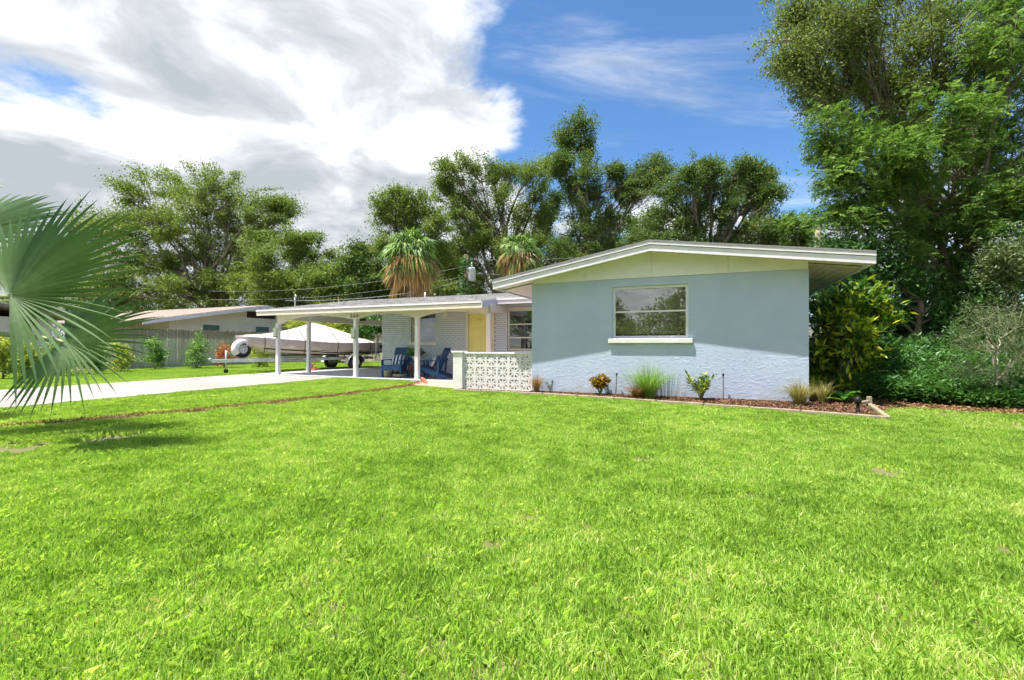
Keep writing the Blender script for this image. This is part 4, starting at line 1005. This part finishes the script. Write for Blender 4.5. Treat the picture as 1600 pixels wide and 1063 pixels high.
tree('tall_oak', 'tallest vine clad oak standing above the gable left of its peak', (*at(925, 539, 30)[:2], 0), at(915, 310, 30), .42,
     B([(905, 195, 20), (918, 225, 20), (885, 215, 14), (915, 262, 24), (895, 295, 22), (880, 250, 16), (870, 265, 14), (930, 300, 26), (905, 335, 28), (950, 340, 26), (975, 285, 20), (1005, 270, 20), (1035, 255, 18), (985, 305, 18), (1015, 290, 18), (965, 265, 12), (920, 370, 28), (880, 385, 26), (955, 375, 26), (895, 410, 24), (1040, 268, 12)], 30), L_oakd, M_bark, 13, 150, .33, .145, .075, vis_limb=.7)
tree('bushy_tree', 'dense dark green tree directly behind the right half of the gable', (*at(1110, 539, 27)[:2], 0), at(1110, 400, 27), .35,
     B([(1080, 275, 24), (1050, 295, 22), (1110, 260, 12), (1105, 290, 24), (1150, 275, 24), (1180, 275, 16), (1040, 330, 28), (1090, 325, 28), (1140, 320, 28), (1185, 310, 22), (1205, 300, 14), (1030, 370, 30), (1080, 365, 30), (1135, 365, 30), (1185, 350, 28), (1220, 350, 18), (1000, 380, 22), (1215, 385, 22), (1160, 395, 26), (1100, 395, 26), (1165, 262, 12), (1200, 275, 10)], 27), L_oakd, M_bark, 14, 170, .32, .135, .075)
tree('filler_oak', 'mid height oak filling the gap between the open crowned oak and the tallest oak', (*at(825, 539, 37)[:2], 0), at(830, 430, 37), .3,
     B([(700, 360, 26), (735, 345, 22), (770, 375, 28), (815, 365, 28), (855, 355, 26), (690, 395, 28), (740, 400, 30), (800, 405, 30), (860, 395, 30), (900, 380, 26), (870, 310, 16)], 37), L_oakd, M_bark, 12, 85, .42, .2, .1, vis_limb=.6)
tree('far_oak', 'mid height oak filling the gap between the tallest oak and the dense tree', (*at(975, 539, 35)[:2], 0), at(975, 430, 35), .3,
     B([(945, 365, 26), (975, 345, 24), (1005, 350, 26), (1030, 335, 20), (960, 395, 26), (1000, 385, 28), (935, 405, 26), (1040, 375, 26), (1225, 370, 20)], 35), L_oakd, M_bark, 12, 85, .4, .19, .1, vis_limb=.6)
tree('lime_shrub_tree', 'feathery lime green tree showing behind the right end of the roof ridge', (*at(1250, 539, 24)[:2], 0), at(1250, 420, 24), .14,
     B([(1232, 350, 14), (1250, 365, 16), (1262, 345, 14), (1240, 385, 16), (1272, 380, 14)], 24), L_fern, M_bark2, 8, 18, .22, .26, .05, pinnate=True)
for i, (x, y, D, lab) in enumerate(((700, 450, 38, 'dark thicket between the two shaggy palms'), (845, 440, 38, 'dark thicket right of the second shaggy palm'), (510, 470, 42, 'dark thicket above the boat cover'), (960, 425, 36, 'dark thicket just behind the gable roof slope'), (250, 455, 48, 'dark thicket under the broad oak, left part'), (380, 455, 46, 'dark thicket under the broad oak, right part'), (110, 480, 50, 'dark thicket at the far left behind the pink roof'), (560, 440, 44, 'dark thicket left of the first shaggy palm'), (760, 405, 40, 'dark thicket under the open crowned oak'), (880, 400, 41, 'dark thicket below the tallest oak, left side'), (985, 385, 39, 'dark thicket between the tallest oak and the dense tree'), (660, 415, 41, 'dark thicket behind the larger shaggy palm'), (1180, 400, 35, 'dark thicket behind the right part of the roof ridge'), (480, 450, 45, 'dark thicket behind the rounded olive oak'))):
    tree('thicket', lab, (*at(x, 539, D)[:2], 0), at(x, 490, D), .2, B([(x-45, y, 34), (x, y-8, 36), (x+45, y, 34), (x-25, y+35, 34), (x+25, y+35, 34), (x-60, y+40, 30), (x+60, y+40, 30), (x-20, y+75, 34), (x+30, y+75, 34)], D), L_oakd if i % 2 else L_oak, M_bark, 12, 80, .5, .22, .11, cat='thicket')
tree('bright_shrub', 'bright leafy shrub showing under the carport roof above the boat', (*at(520, 539, 27)[:2], 0), at(520, 520, 27), .08,
     B([(475, 505, 18), (505, 498, 20), (540, 505, 18), (520, 520, 20)], 27), L_yel, M_bark2, 12, 70, .25, .35, .06, cat='shrub')
tree('leafy_shrub', 'dark leaved shrub above the back fence by the brick wall end', (*at(585, 539, 29)[:2], 0), at(585, 520, 29), .08,
     B([(570, 508, 16), (590, 512, 18), (605, 505, 18), (580, 528, 16)], 29), L_dark, M_bark2, 12, 60, .28, .24, .11, cat='shrub')
# ---- right hand side
tree('olive_oak', 'tall olive oak overhanging from the upper right above the house', (13.2, 15.0, 0), at(1440, 190, 13.5), .30,
     B([(1255, 60, 45), (1300, 30, 50), (1350, 20, 55), (1265, 105, 45), (1320, 90, 55), (1385, 80, 55), (1290, 150, 40), (1350, 150, 45), (1240, 100, 22), (1440, 40, 60), (1420, 130, 45), (1500, 40, 60), (1570, 20, 60), (1235, 20, 35), (1390, -30, 70), (1500, -50, 80), (1270, -30, 60), (1640, 60, 80), (1400, 200, 40), (1480, 120, 60), (1560, 130, 60), (1500, 220, 60), (1580, 250, 60), (1430, 250, 50), (1530, 320, 60)], 13.), L_oliv, M_bark2, 17, 120, .27, .10, .042, droop=.25, flat=.8)
tree('feathery_tree', 'bright feathery green tree filling the right edge of the view', (11.6, 12.4, 0), at(1530, 330, 11.8), .16,
     B([(1290, 205, 30), (1330, 220, 40), (1380, 235, 45), (1310, 270, 35), (1360, 290, 45), (1430, 235, 50), (1480, 180, 55), (1540, 110, 60), (1585, 60, 60), (1430, 310, 55), (1500, 260, 60), (1560, 210, 65), (1300, 330, 35), (1345, 345, 40), (1400, 370, 50), (1470, 370, 55), (1545, 320, 60), (1590, 280, 60), (1580, 390, 60), (1510, 420, 50), (1640, 180, 80), (1640, 330, 70), (1560, 20, 50)], 11.8), L_fern, M_bark2, 14, 23, .20, .22, .032, pinnate=True, droop=.2)
tree('dark_hedge_tree', 'dark dense tree with slim trunk right of the house wall', (*at(1437, 539, 11.6)[:2], 0), at(1437, 470, 11.6), .10,
     B([(1300, 400, 34), (1345, 410, 38), (1400, 420, 42), (1450, 425, 42), (1300, 440, 36), (1345, 460, 40), (1400, 470, 38), (1470, 470, 42), (1520, 460, 42), (1290, 480, 30), (1340, 510, 36), (1500, 510, 40), (1560, 470, 45), (1560, 520, 40), (1600, 500, 40), (1400, 520, 30)], 12.2), L_dark, M_bark2, 14, 75, .24, .13, .06)
tree('twin_trunk_tree', 'slim bare trunk pair between the dark tree and the pale sapling', (*at(1548, 539, 11.4)[:2], 0), at(1552, 380, 11.4), .07,
     B([(1540, 350, 40), (1580, 360, 40), (1500, 370, 30)], 11.5), L_dark, M_bark2, 8, 40, .2, .12, .05)
tree('pale_variegated_shrub', 'pale variegated shrub at the right edge above the sapling', (*at(1585, 539, 10.2)[:2], 0), at(1585, 450, 10.2), .05,
     B([(1570, 410, 30), (1600, 400, 34), (1585, 440, 30), (1625, 430, 40)], 10.2), L_gray, M_bark2, 12, 70, .2, .11, .045, cat='shrub')
tree('yellow_croton_bush', 'tall green and yellow leaved croton bush at the house corner', (*at(1312, 539, 9.5)[:2], 0), at(1315, 590, 9.5), .05,
     B([(1300, 500, 30), (1335, 490, 34), (1360, 475, 26), (1375, 495, 18), (1290, 540, 30), (1330, 530, 34), (1350, 545, 24), (1300, 580, 30), (1335, 585, 32), (1285, 610, 24), (1320, 615, 26), (1345, 465, 22)], 9.5), L_croton, M_stem, 12, 26, .13, .20, .075, cat='shrub', flat=.9, upw=1.2)
tree('thin_sapling', 'thin pale grey green sapling at the lower right', (*gnd(1555, 636)[:2], 0), at(1556, 540, 8.1), .028,
     B([(1530, 500, 30), (1560, 480, 34), (1590, 510, 34), (1510, 540, 30), (1550, 540, 36), (1595, 560, 30), (1520, 580, 28), (1570, 590, 28)], 8.1), L_gray, mat('pale_bark', (.42, .39, .30), .8, .2, 6), 12, 34, .13, .075, .012, droop=.3, vis_limb=1.3)
tree('slim_sapling', 'slender twin stem sapling growing right against the thin pale one', (*gnd(1566, 634)[:2], 0), at(1578, 560, 8.3), .018,
     B([(1580, 530, 20), (1600, 555, 20)], 8.3), L_gray, MATS['pale_bark'], 7, 22, .1, .07, .012, vis_limb=1.4)
# ferns and ground cover under the trees
n = 2600; uu = rng.uniform(6.3, 15, n); vv_ = .85+.25*np.sin(uu*2.1)+.15*rng.random(n)+rng.random(n)**1.3*3.0
Pw = l2w(np.stack([uu, vv_], 1)); hgt = .22+.75*np.clip((vv_-.7)/2.2, 0, 1)*rng.uniform(.5, 1.2, n)
C, D, RN = [], [], []
for i in range(n):
    m = rng.integers(14, 30); a = rng.uniform(0, 6.283, m); rr = rng.random(m)**.5*.26
    z = hgt[i]*rng.random(m)**.7
    C.append(np.stack([Pw[i, 0]+rr*np.cos(a), Pw[i, 1]+rr*np.sin(a), z+.02], 1)); D.append(np.stack([np.cos(a), np.sin(a), rng.uniform(-.4, .9, m)], 1)); RN.append(np.clip(rng.normal(rng.uniform(.25, .65), .18, m), 0, 1))
C, D, RN = np.concatenate(C), np.concatenate(D), np.concatenate(RN)
o = leaves('undergrowth', L_und, C, D, .155, .045, None, .15, RN, np.array([0, 0, 1.])+rng.normal(0, .4, C.shape)); tag(o, 'dense green ferns and leafy ground cover under the right hand trees', 'undergrowth', kind='stuff')
# dark shrubs behind the ground cover, closing the view
for i, (x, lab) in enumerate(((1290, 'low dark shrub tucked behind the croton bush'), (1400, 'low dark shrub behind the slim dark trunk'), (1500, 'low dark shrub left of the pale sapling'), (1600, 'low dark shrub at the right edge behind the sapling'))):
    tree('low_shrub', lab, (*at(x, 539, 10.9)[:2], 0), at(x, 590, 10.9), .05, B([(x-40, 560, 34), (x, 550, 36), (x+40, 560, 34), (x-30, 600, 34), (x+25, 600, 34), (x-60, 605, 30), (x+60, 600, 30)], 10.9), L_und if i % 2 else L_dark, M_bark2, 12, 55, .17, .13, .06, cat='shrub')

# ================================================================== PALMS
def fan(V, Rn, hub, axis, normal, Rr, nseg=40, spread=R(250), droop=.25, fold=.35, join=.45, cup=.15, steps=7, jit=.05, tint=0., rtip=.12):
    hub = V3(hub); ax = unit(V3(axis)); nr = V3(normal); nr = unit(nr-ax*np.dot(nr, ax)); sd_ = np.cross(nr, ax); da = spread/nseg
    for i in range(nseg):
        a = -spread/2+(i+.5)*da+rng.normal(0, jit*da); Rs = Rr*(1-.26*abs(a/(spread/2))**2)*rng.uniform(1-rtip, 1.03); rj = Rr*join*(1-.1*abs(a/(spread/2)))
        dr_ = ax*math.cos(a)+sd_*math.sin(a); tn = -ax*math.sin(a)+sd_*math.cos(a); dd = droop*rng.uniform(.6, 1.5); c0 = rng.uniform(0, 1)
        prev = None; twist = rng.normal(0, .25)
        for s_ in np.linspace(.02, 1, steps+1):
            r_ = Rs*s_; hw_ = r_*math.tan(da/2)*1.02 if r_ < rj else rj*math.tan(da/2)*(1-((r_-rj)/(Rs-rj))**1.9)*1.25
            free = max(0, (r_-rj)/(Rs-rj)); p = hub+dr_*r_*(1-.12*dd*free**2)+nr*(cup*r_*(1-math.cos(a))*.5)+np.array([0, 0, -dd*Rr*free**2*.45])
            tw = tn*math.cos(twist*free)+nr*math.sin(twist*free); e = nr*fold*hw_
            cur = (p-tw*hw_-e, p+e*1.0, p+tw*hw_-e)
            if prev is not None:
                V.extend([prev[0], prev[1], cur[1], cur[0], prev[1], prev[2], cur[2], cur[1]])
                base = np.clip(.38+.40*(1-s_)**2+.16*(c0-.5)+tint, 0, 1); Rn.extend([base-.05, base+.07])  # pleat shading painted into the tone: one half darker, the other lighter
            prev = cur
bp = thing('silver_fan_palm', 'large silvery fan palm reaching into view at the left edge', 'palm', (-7.35, 5.1, 0))
b = MB(); b.lathe([(.42, 0), (.36, .25), (.30, .6), (.26, .95), (.2, 1.2)], 18); b.build('trunk', M_bark, bp, True)
CRN = Vector((-7.35, 5.1, 1.05))
def frond(hub, axis, normal, Rr, **kw):
    V, Rn = [], []; o0 = V3(bp.location); fan(V, Rn, V3(hub)-o0, axis, normal, Rr, **kw)
    o = link(bpy.data.objects.new('frond', quads_mesh('frond', np.array(V), L_bism, Rn)), bp)
    a = CRN-bp.location; h_ = Vector(hub)-bp.location; c = a*.45+h_*.55+Vector((0, 0, .28))
    pts = [(1-s_)**2*a+2*s_*(1-s_)*c+s_*s_*h_ for s_ in np.linspace(0, 1, 9)]
    nn = Vector(normal).normalized()*.035; pts = [p_-nn*s_ for p_, s_ in zip(pts, np.linspace(0, 1, 9))]; pts.append(pts[-1]+Vector(axis).normalized()*Rr*.05)
    MB().tube(pts, [.045-.022*s_ for s_ in np.linspace(0, 1, 10)], 8).build('petiole', M_petiole, o, True)
hA = at(15, 462, 4.6); frond(hA, (.74, .20, .56), (-.30, -.92, .16), 1.56, nseg=40, spread=R(208), droop=.16, fold=1.2, join=.25, cup=.0, steps=10)
hB = at(101, 533, 5.6); frond(hB, (.96, .05, .06), (.12, -.78, .58), 1.22, nseg=40, spread=R(225), droop=.22, fold=1.1, join=.25, steps=10)
hC = at(-70, 370, 5.6); frond(hC, (.75, .2, .30), (-.35, -.75, .55), 1.25, nseg=34, spread=R(230), droop=.10, fold=.5, steps=8)
hD = at(-190, 300, 5.2); frond(hD, (-.2, -.2, .9), (.5, -.8, .2), 1.3, nseg=36, spread=R(240), droop=.15, fold=.5)
hE = (-8.3, 4.0, 1.7); frond(hE, (-.7, -.6, .2), (-.2, -.3, .9), 1.3, nseg=36, spread=R(240), droop=.3)
hF = (-8.6, 6.0, 2.0); frond(hF, (-.6, .7, .4), (-.3, .2, .9), 1.3, nseg=36, spread=R(240), droop=.3)
hG = (-7.2, 3.7, 1.9); frond(hG, (.1, -.9, .4), (.2, -.2, .9), 1.2, nseg=36, spread=R(240), droop=.3)

def cabbage_palm(label, px, ytop, ybot, rpx, D, seed):
    base = at(px, 539, D); base.z = 0; t = thing('cabbage_palm', label, 'palm', base, 0, 'shaggy palms behind the house')
    k_ = D/FPX; zt_ = EYE+(HY-ytop)*k_; zb = EYE+(HY-ybot)*k_; r = rpx*k_*1.12; hgt_ = zt_-r*.75
    MB().tube([(0, 0, 0), (.05, 0, hgt_*.5), (0, 0, hgt_)], [.24, .2, .22], 10).build('trunk', M_bark, t, True)
    V, Rn = [], []
    for i in range(58):
        a = rng.uniform(0, 6.283); el = R(rng.uniform(-35, 80)); d = np.array([math.cos(a)*math.cos(el), math.sin(a)*math.cos(el), math.sin(el)])
        hub = np.array([0, 0, hgt_])+d*r*.38; n_ = np.array([0, 0, 1.])+d*.2+rng.normal(0, .3, 3)
        fan(V, Rn, hub, d+np.array([0, 0, -.25]), n_, r*rng.uniform(.55, .72), nseg=15, spread=R(170), droop=1.0, fold=.5, join=.3, steps=5, tint=rng.uniform(-.32, .3), jit=.5, rtip=.3)
    link(bpy.data.objects.new('green_fronds', quads_mesh('green_fronds', np.array(V), L_sabal, np.clip(Rn, 0, 1))), t)
    V, Rn = [], []; drop = hgt_-zb
    for i in range(80):
        a = rng.uniform(0, 6.283); f_ = rng.random(); d = np.array([math.cos(a), math.sin(a), .25-1.6*f_+rng.normal(0, .3)]); d = unit(d)
        hub = np.array([math.cos(a)*r*.42*(1-.5*f_), math.sin(a)*r*.42*(1-.5*f_), hgt_-.05-f_*drop*.55])
        fan(V, Rn, hub, d+np.array([0, 0, -.35])+rng.normal(0, .15, 3), np.array([math.cos(a), math.sin(a), .6])+rng.normal(0, .35, 3), r*rng.uniform(.42, .70), nseg=11, spread=R(125), droop=1.0, fold=.7, join=.3, steps=4, tint=rng.uniform(-.35, .35), jit=.5, rtip=.4)
    link(bpy.data.objects.new('dead_fronds', quads_mesh('dead_fronds', np.array(V), L_dead, np.clip(Rn, 0, 1))), t)
cabbage_palm('larger shaggy cabbage palm with a long skirt of dead fronds', 641, 355, 465, 52, 24, 1)
cabbage_palm('smaller shaggy cabbage palm close to the left roof slope of the gable', 812, 362, 432, 42, 25, 2)

# ================================================================== SMALL PLANTS
def clump(name, label, base, n, h, spread, wd_, m, steps=5, group=None, cat='grass clump', plume=0):
    base = V3(base); t = thing(name, label, cat, base, 0, group); V, Rn = [], []
    for i in range(n):
        a = rng.uniform(0, 6.283); d = np.array([math.cos(a), math.sin(a), 0]); s_ = np.array([-d[1], d[0], 0]); hh = h*rng.uniform(.55, 1.1); sp_ = spread*rng.random()**.7*hh/h; b0 = d*rng.random()*.09*spread*2
        prev = None; r_ = np.clip(rng.normal(.5, .2), 0, 1); ww = wd_*rng.uniform(.6, 1.2)
        for k_ in range(steps+1):
            q_ = k_/steps; p = b0+d*sp_*q_**1.7+np.array([0, 0, hh*(q_-.28*q_**3*min(1.6, sp_/h*1.6))]); hw_ = ww*(1-q_**2)/2+.0006
            cur = (p-s_*hw_, p+s_*hw_)
            if prev is not None: V.extend([prev[0], prev[1], cur[1], cur[0]]); Rn.append(np.clip(r_+.25*(q_-.5), 0, 1))
            prev = cur
    link(bpy.data.objects.new('blades', quads_mesh('blades', np.array(V), m, Rn)), t); return t
def bedp(u, v): return w(u, v, .03)
clump('bronze_grass', 'small rust brown grass clump against the white screen wall', bedp(.20, -.24), 300, .44, .30, .007, L_bronze)
clump('lime_fountain_grass', 'large bright green fountain grass clump under the gable window', bedp(2.62, -.34), 620, .84, .92, .006, L_lime)
clump('dry_grass_tuft', 'short brown tuft at the foot of the bright fountain grass', bedp(2.42, -.46), 260, .38, .52, .008, L_bronze)
clump('tan_fountain_grass', 'tan and green grass clump at the right corner of the wall', bedp(5.20, -.42), 480, .52, .56, .006, L_tan)
clump('dried_frond_tuft', 'dry pale grass tuft tucked behind the wall corner', bedp(5.62, -.02), 90, .50, .34, .012, L_tan)
def leafy(name, label, base, h, r, stems, per, L, Wd, m, sm, cat='plant'):
    base = V3(base); t = thing(name, label, cat, base); b = MB(); C, D = [], []
    for i in range(stems):
        a = rng.uniform(0, 6.283); top = np.array([math.cos(a)*r*rng.uniform(.2, .8), math.sin(a)*r*rng.uniform(.2, .8), h*rng.uniform(.6, .95)])
        b.tube([(0, 0, 0), tuple(top*np.array([.4, .4, .55])), tuple(top)], [.009, .007, .004], 5)
        m_ = per; q_ = rng.uniform(.45, 1.05, (m_, 1)); C.append(top*q_); dd = sph(m_); dd[:, 2] = dd[:, 2]*.5+.45; D.append(dd)
    b.build('stems', sm, t); C, D = np.concatenate(C), np.concatenate(D); leaves('foliage', m, C, D, L, Wd, t, .18, None, np.array([0, 0, 1.])+rng.normal(0, .4, C.shape)); return t
leafy('orange_croton', 'small orange and yellow leaved croton left of the first sprinkler riser', bedp(1.62, -.20), .44, .22, 14, 24, .13, .05, L_oran, M_stem)
leafy('spotted_croton', 'open green and yellow croton below the window right corner', bedp(3.60, -.36), .50, .42, 16, 17, .12, .045, L_croton, M_stem)
leafy('young_bed_plant', 'tiny grey green seedling right of the rust brown grass', bedp(.50, -.16), .26, .10, 4, 10, .07, .025, L_gray, M_stem)
for lab, u_, h_, lean_ in (('dark sprinkler riser between the orange croton and the fountain grass', 1.93, .42, .02), ('grey sprinkler riser right of the spotted croton', 3.99, .46, 0.), ('short sprinkler riser beside the seedling', .52, .22, .01)):
    t = thing('sprinkler_riser', lab, 'sprinkler', bedp(u_, -.12), 0, 'sprinkler risers along the wall')
    MB().tube([(0, 0, -.02), (lean_*.5, 0, h_*.5), (lean_, 0, h_)], .011, 8).build('pipe', mat('grey_pipe', (.16, .19, .20), .5, .1, 6), t); MB().lathe([(.012, 0), (.019, .005), (.019, .05), (.008, .058)], 10, (lean_, 0, h_)).build('nozzle', M_black, t, True)
# broad strap-leaved plant at the corner
V, Rn = [], []; bn = thing('strap_leaf_plant', 'low plant with broad bright strap leaves by the path light', 'plant', w(6.02, .22, .01))
for i in range(16):
    a = rng.uniform(0, 6.283); el = rng.uniform(.4, 1.1); d = np.array([math.cos(a), math.sin(a), 0]); s_ = np.array([-d[1], d[0], 0]); Ln = rng.uniform(.32, .55); prev = None; r_ = rng.uniform(.5, 1)
    for q_ in np.linspace(0, 1, 7):
        p = d*Ln*q_*math.cos(el)+np.array([0, 0, Ln*(q_*math.sin(el)-.45*q_**2.5)])+np.array([0, 0, .05]); hw_ = .055*math.sin(math.pi*(q_*.92+.06))**.8; cur = (p-s_*hw_+np.array([0, 0, .015]), p, p+s_*hw_+np.array([0, 0, .015]))
        if prev is not None: V.extend([prev[0], prev[1], cur[1], cur[0], prev[1], prev[2], cur[2], cur[1]]); Rn.extend([r_, r_*.92])
        prev = cur
link(bpy.data.objects.new('foliage', quads_mesh('foliage', np.array(V), leafmat('bright_strap_leaf', ((0, (.04, .14, .02)), (1, (.16, .36, .05))), .35), Rn)), bn)
pl2 = thing('path_light', 'small black path light at the corner of the mulch bed', 'lamp', w(5.84, -1.22, .02))
MB().lathe([(.012, -.03), (.03, 0), (.03, .08), (.022, .09), (.022, .16), (.045, .165), (.05, .22), (.045, .25), (.03, .27), (0, .275)], 16).build('lamp_body', M_black, pl2, True)
stk = thing('wooden_stake', 'short pale board lying at the corner of the bed edging', 'board', w(6.28, .0, .06), -TH)
MB().beam((-.2, -.12, .0), (.06, .1, .03), .06, .05).build('plank', M_conc2, stk, bevel=.006); part('peg', M_conc2, stk, box=(.04, .11, .08, .15, -.06, .12), bevel=.006)
# shrubs along the neighbour fence
for i, (px, py, D, h_, m_, lab, nm) in enumerate(((243, 585, 19.5, 1.45, L_shrub, 'pale flowering green shrub on the left of the fence row', 'fence_shrub'), (306, 578, 20.5, 1.45, L_shrub, 'rounded green shrub in the middle of the fence', 'fence_shrub'), (352, 574, 20.8, 1.2, L_red, 'orange leaved shrub by the trailer hitch', 'orange_shrub'), (405, 572, 22, 1.1, L_yel, 'small yellow green shrub under the boat bow', 'fence_shrub'), (190, 590, 18, 1.2, L_yel, 'yellow shrub just left of the fence shrubs', 'yellow_shrub'), (40, 598, 15, 1.35, L_yel, 'straggly yellow green shrub below the lower palm frond', 'yellow_shrub'), (5, 602, 14, 1.5, L_yel, 'tall yellow green shrub at the left image edge', 'yellow_shrub'), (95, 595, 15.5, 1.2, L_shrub, 'leafy green shrub seen between the hanging palm leaf tips', 'fence_shrub'), (140, 592, 16.5, 1.3, L_shrub, 'dense green shrub behind the palm leaf tips on the right', 'fence_shrub'))):
    p_ = at(px, 539, D); p_.z = 0; k_ = D/FPX; r_ = 22 if i not in (2,) else 16
    cz = HY+ (EYE-h_*.5)/k_
    tree(nm, lab, p_, (p_.x, p_.y, h_*.3), .03, [blob(px+random.uniform(-.5, .5)*r_, HY+(EYE-h_*f_)/k_, r_*.55, D) for f_ in (.2, .38, .55, .72, .85, .3, .5)], m_, M_stem, 7, 7 if i == 2 else 20, .13, .12, .055, cat='shrub', group='shrubs along the fence')
# ================================================================== POLE AND WIRES
D = 28.; pb = at(728, 539, D); pb.z = 0
up_ = thing('utility_pole', 'vine covered utility pole with a grey transformer can', 'pole', pb)
k_ = D/FPX; ztop = EYE+(HY-398)*k_
MB().tube([(0, 0, 0), (0, 0, ztop)], [.17, .13], 10).build('pole_shaft', M_bark, up_, True)
zc = EYE+(HY-440)*k_; MB().lathe([(.0, 0), (.24, .0), (.26, .06), (.26, .72), (.27, .76), (.2, .84), (0, .86)], 18, (.36, -.1, zc)).build('transformer', mat('transformer_paint', (.58, .60, .61), .5, .06, 4), up_, True)
part('bracket', M_galv, up_, box=(.1, .36, -.14, -.06, zc+.3, zc+.36)); MB().lathe([(.03, 0), (.05, .08), (.03, .16), (.05, .2), (.02, .3)], 10, (.36, -.1, zc+.85)).build('insulator', M_white, up_, True)
c = rng.normal(0, .16, (1500, 3)); c[:, 2] = rng.random(1500)*ztop*.98; leaves('vine_leaves', L_und, c, sph(1500)+np.array([0, 0, -.4]), .22, .14, up_)
M_wire = mat('wire', (.33, .33, .33), .6, 0)
def wire(label, a, b_, sag, r_=.010):
    a, b_ = Vector(a), Vector(b_); pts = [a.lerp(b_, s_)+Vector((0, 0, -sag*4*s_*(1-s_))) for s_ in np.linspace(0, 1, 15)]
    o = MB().tube(pts, r_, 5).build('power_line', M_wire, None); tag(o, label, 'wire', 'power lines behind the house')
pt_ = lambda z: Vector((pb.x, pb.y-.2, z))
wire('highest power line running right from the vine covered pole', pt_(ztop-.3), at(1010, 392, 26), .25)
wire('lower power line running right from the transformer can', pt_(zc+.5), at(1010, 425, 26), .2)
wire('upper power line running left from the pole past the shaggy palm', pt_(zc+.9), at(330, 455, 33), .5)
wire('lower power line running left towards the spreading oak', pt_(zc+.3), at(330, 468, 33), .5)
wire('service line from the roof mast up to the pole', at(446, 470, 16.9), pt_(zc+.1), .35, .011)
# dead snag behind the roof at the right
sn = thing('dead_snag', 'broken pale trunk standing behind the right end of the roof', 'tree stump', (*at(1278, 539, 21)[:2], 0))
kk = 21/FPX; MB().tube([(0, 0, 0), (.05, 0, 3), (0, 0, EYE+(HY-365)*kk), (.12, 0, EYE+(HY-342)*kk)], [.2, .16, .13, .07], 8).build('trunk', mat('bleached_wood', (.45, .38, .30), .85, .25, 5), sn, True)
# ================================================================== ACROSS THE STREET (mirrored in the window panes)
for lab, X, Y, s_ in (('large oak across the street, mirrored in the right of the gable window', *w(3.2, -36)[:2], .75), ('oak across the street, mirrored in the left of the gable window', *w(-5.6, -40)[:2], .45), ('oak across the street left of the camera', -38, -26, 1.), ('oak across the street opposite the porch', 12, -30, 1.)):
    tree('street_oak', lab, (X, Y, 0), (X, Y, 3*s_), .3*s_, [(np.array([X+dx_*s_, Y+dy_*s_, z_*s_]), np.array([2.6, 2.6, 1.9])*s_) for dx_, dy_, z_ in ((-4, 0, 6), (-1.5, 1.5, 8), (2, -1, 9), (4.5, 0, 6.5), (0, -2, 6), (2, 2, 6), (-5.5, 0, 4.2), (6, 1, 4.6), (0, 0, 10.5), (0, 2, 4.2), (-3, 2, 4.4), (3, 2, 4.4))], L_oakd, M_bark, 8, 30, .7, .42, .22, group='oaks across the street', vis_limb=.6)
for i, X in enumerate((-26, -20, -14, -8, -2, 4)):
    tree('street_hedge', ('hedge across the street, first from its left end', 'hedge across the street, second from its left end', 'hedge across the street, third from its left end', 'hedge across the street, third from its right end', 'hedge across the street, second from its right end', 'hedge across the street, first from its right end')[i], (X, -20, 0), (X, -20, .8), .1, [(np.array([X+dx_, -20+dy_, z_*.85]), np.array([1.6, 1.2, 1.0])) for dx_, dy_, z_ in ((-2.4, 0, 1), (0, 0, 1), (2.4, 0, 1), (-1.2, .2, 2.1), (1.2, -.2, 2.2), (2.6, .1, 2.1), (-2.6, 0, 2.2))], L_oakd, M_bark, 8, 36, .6, .32, .18, group='hedge across the street', cat='hedge')
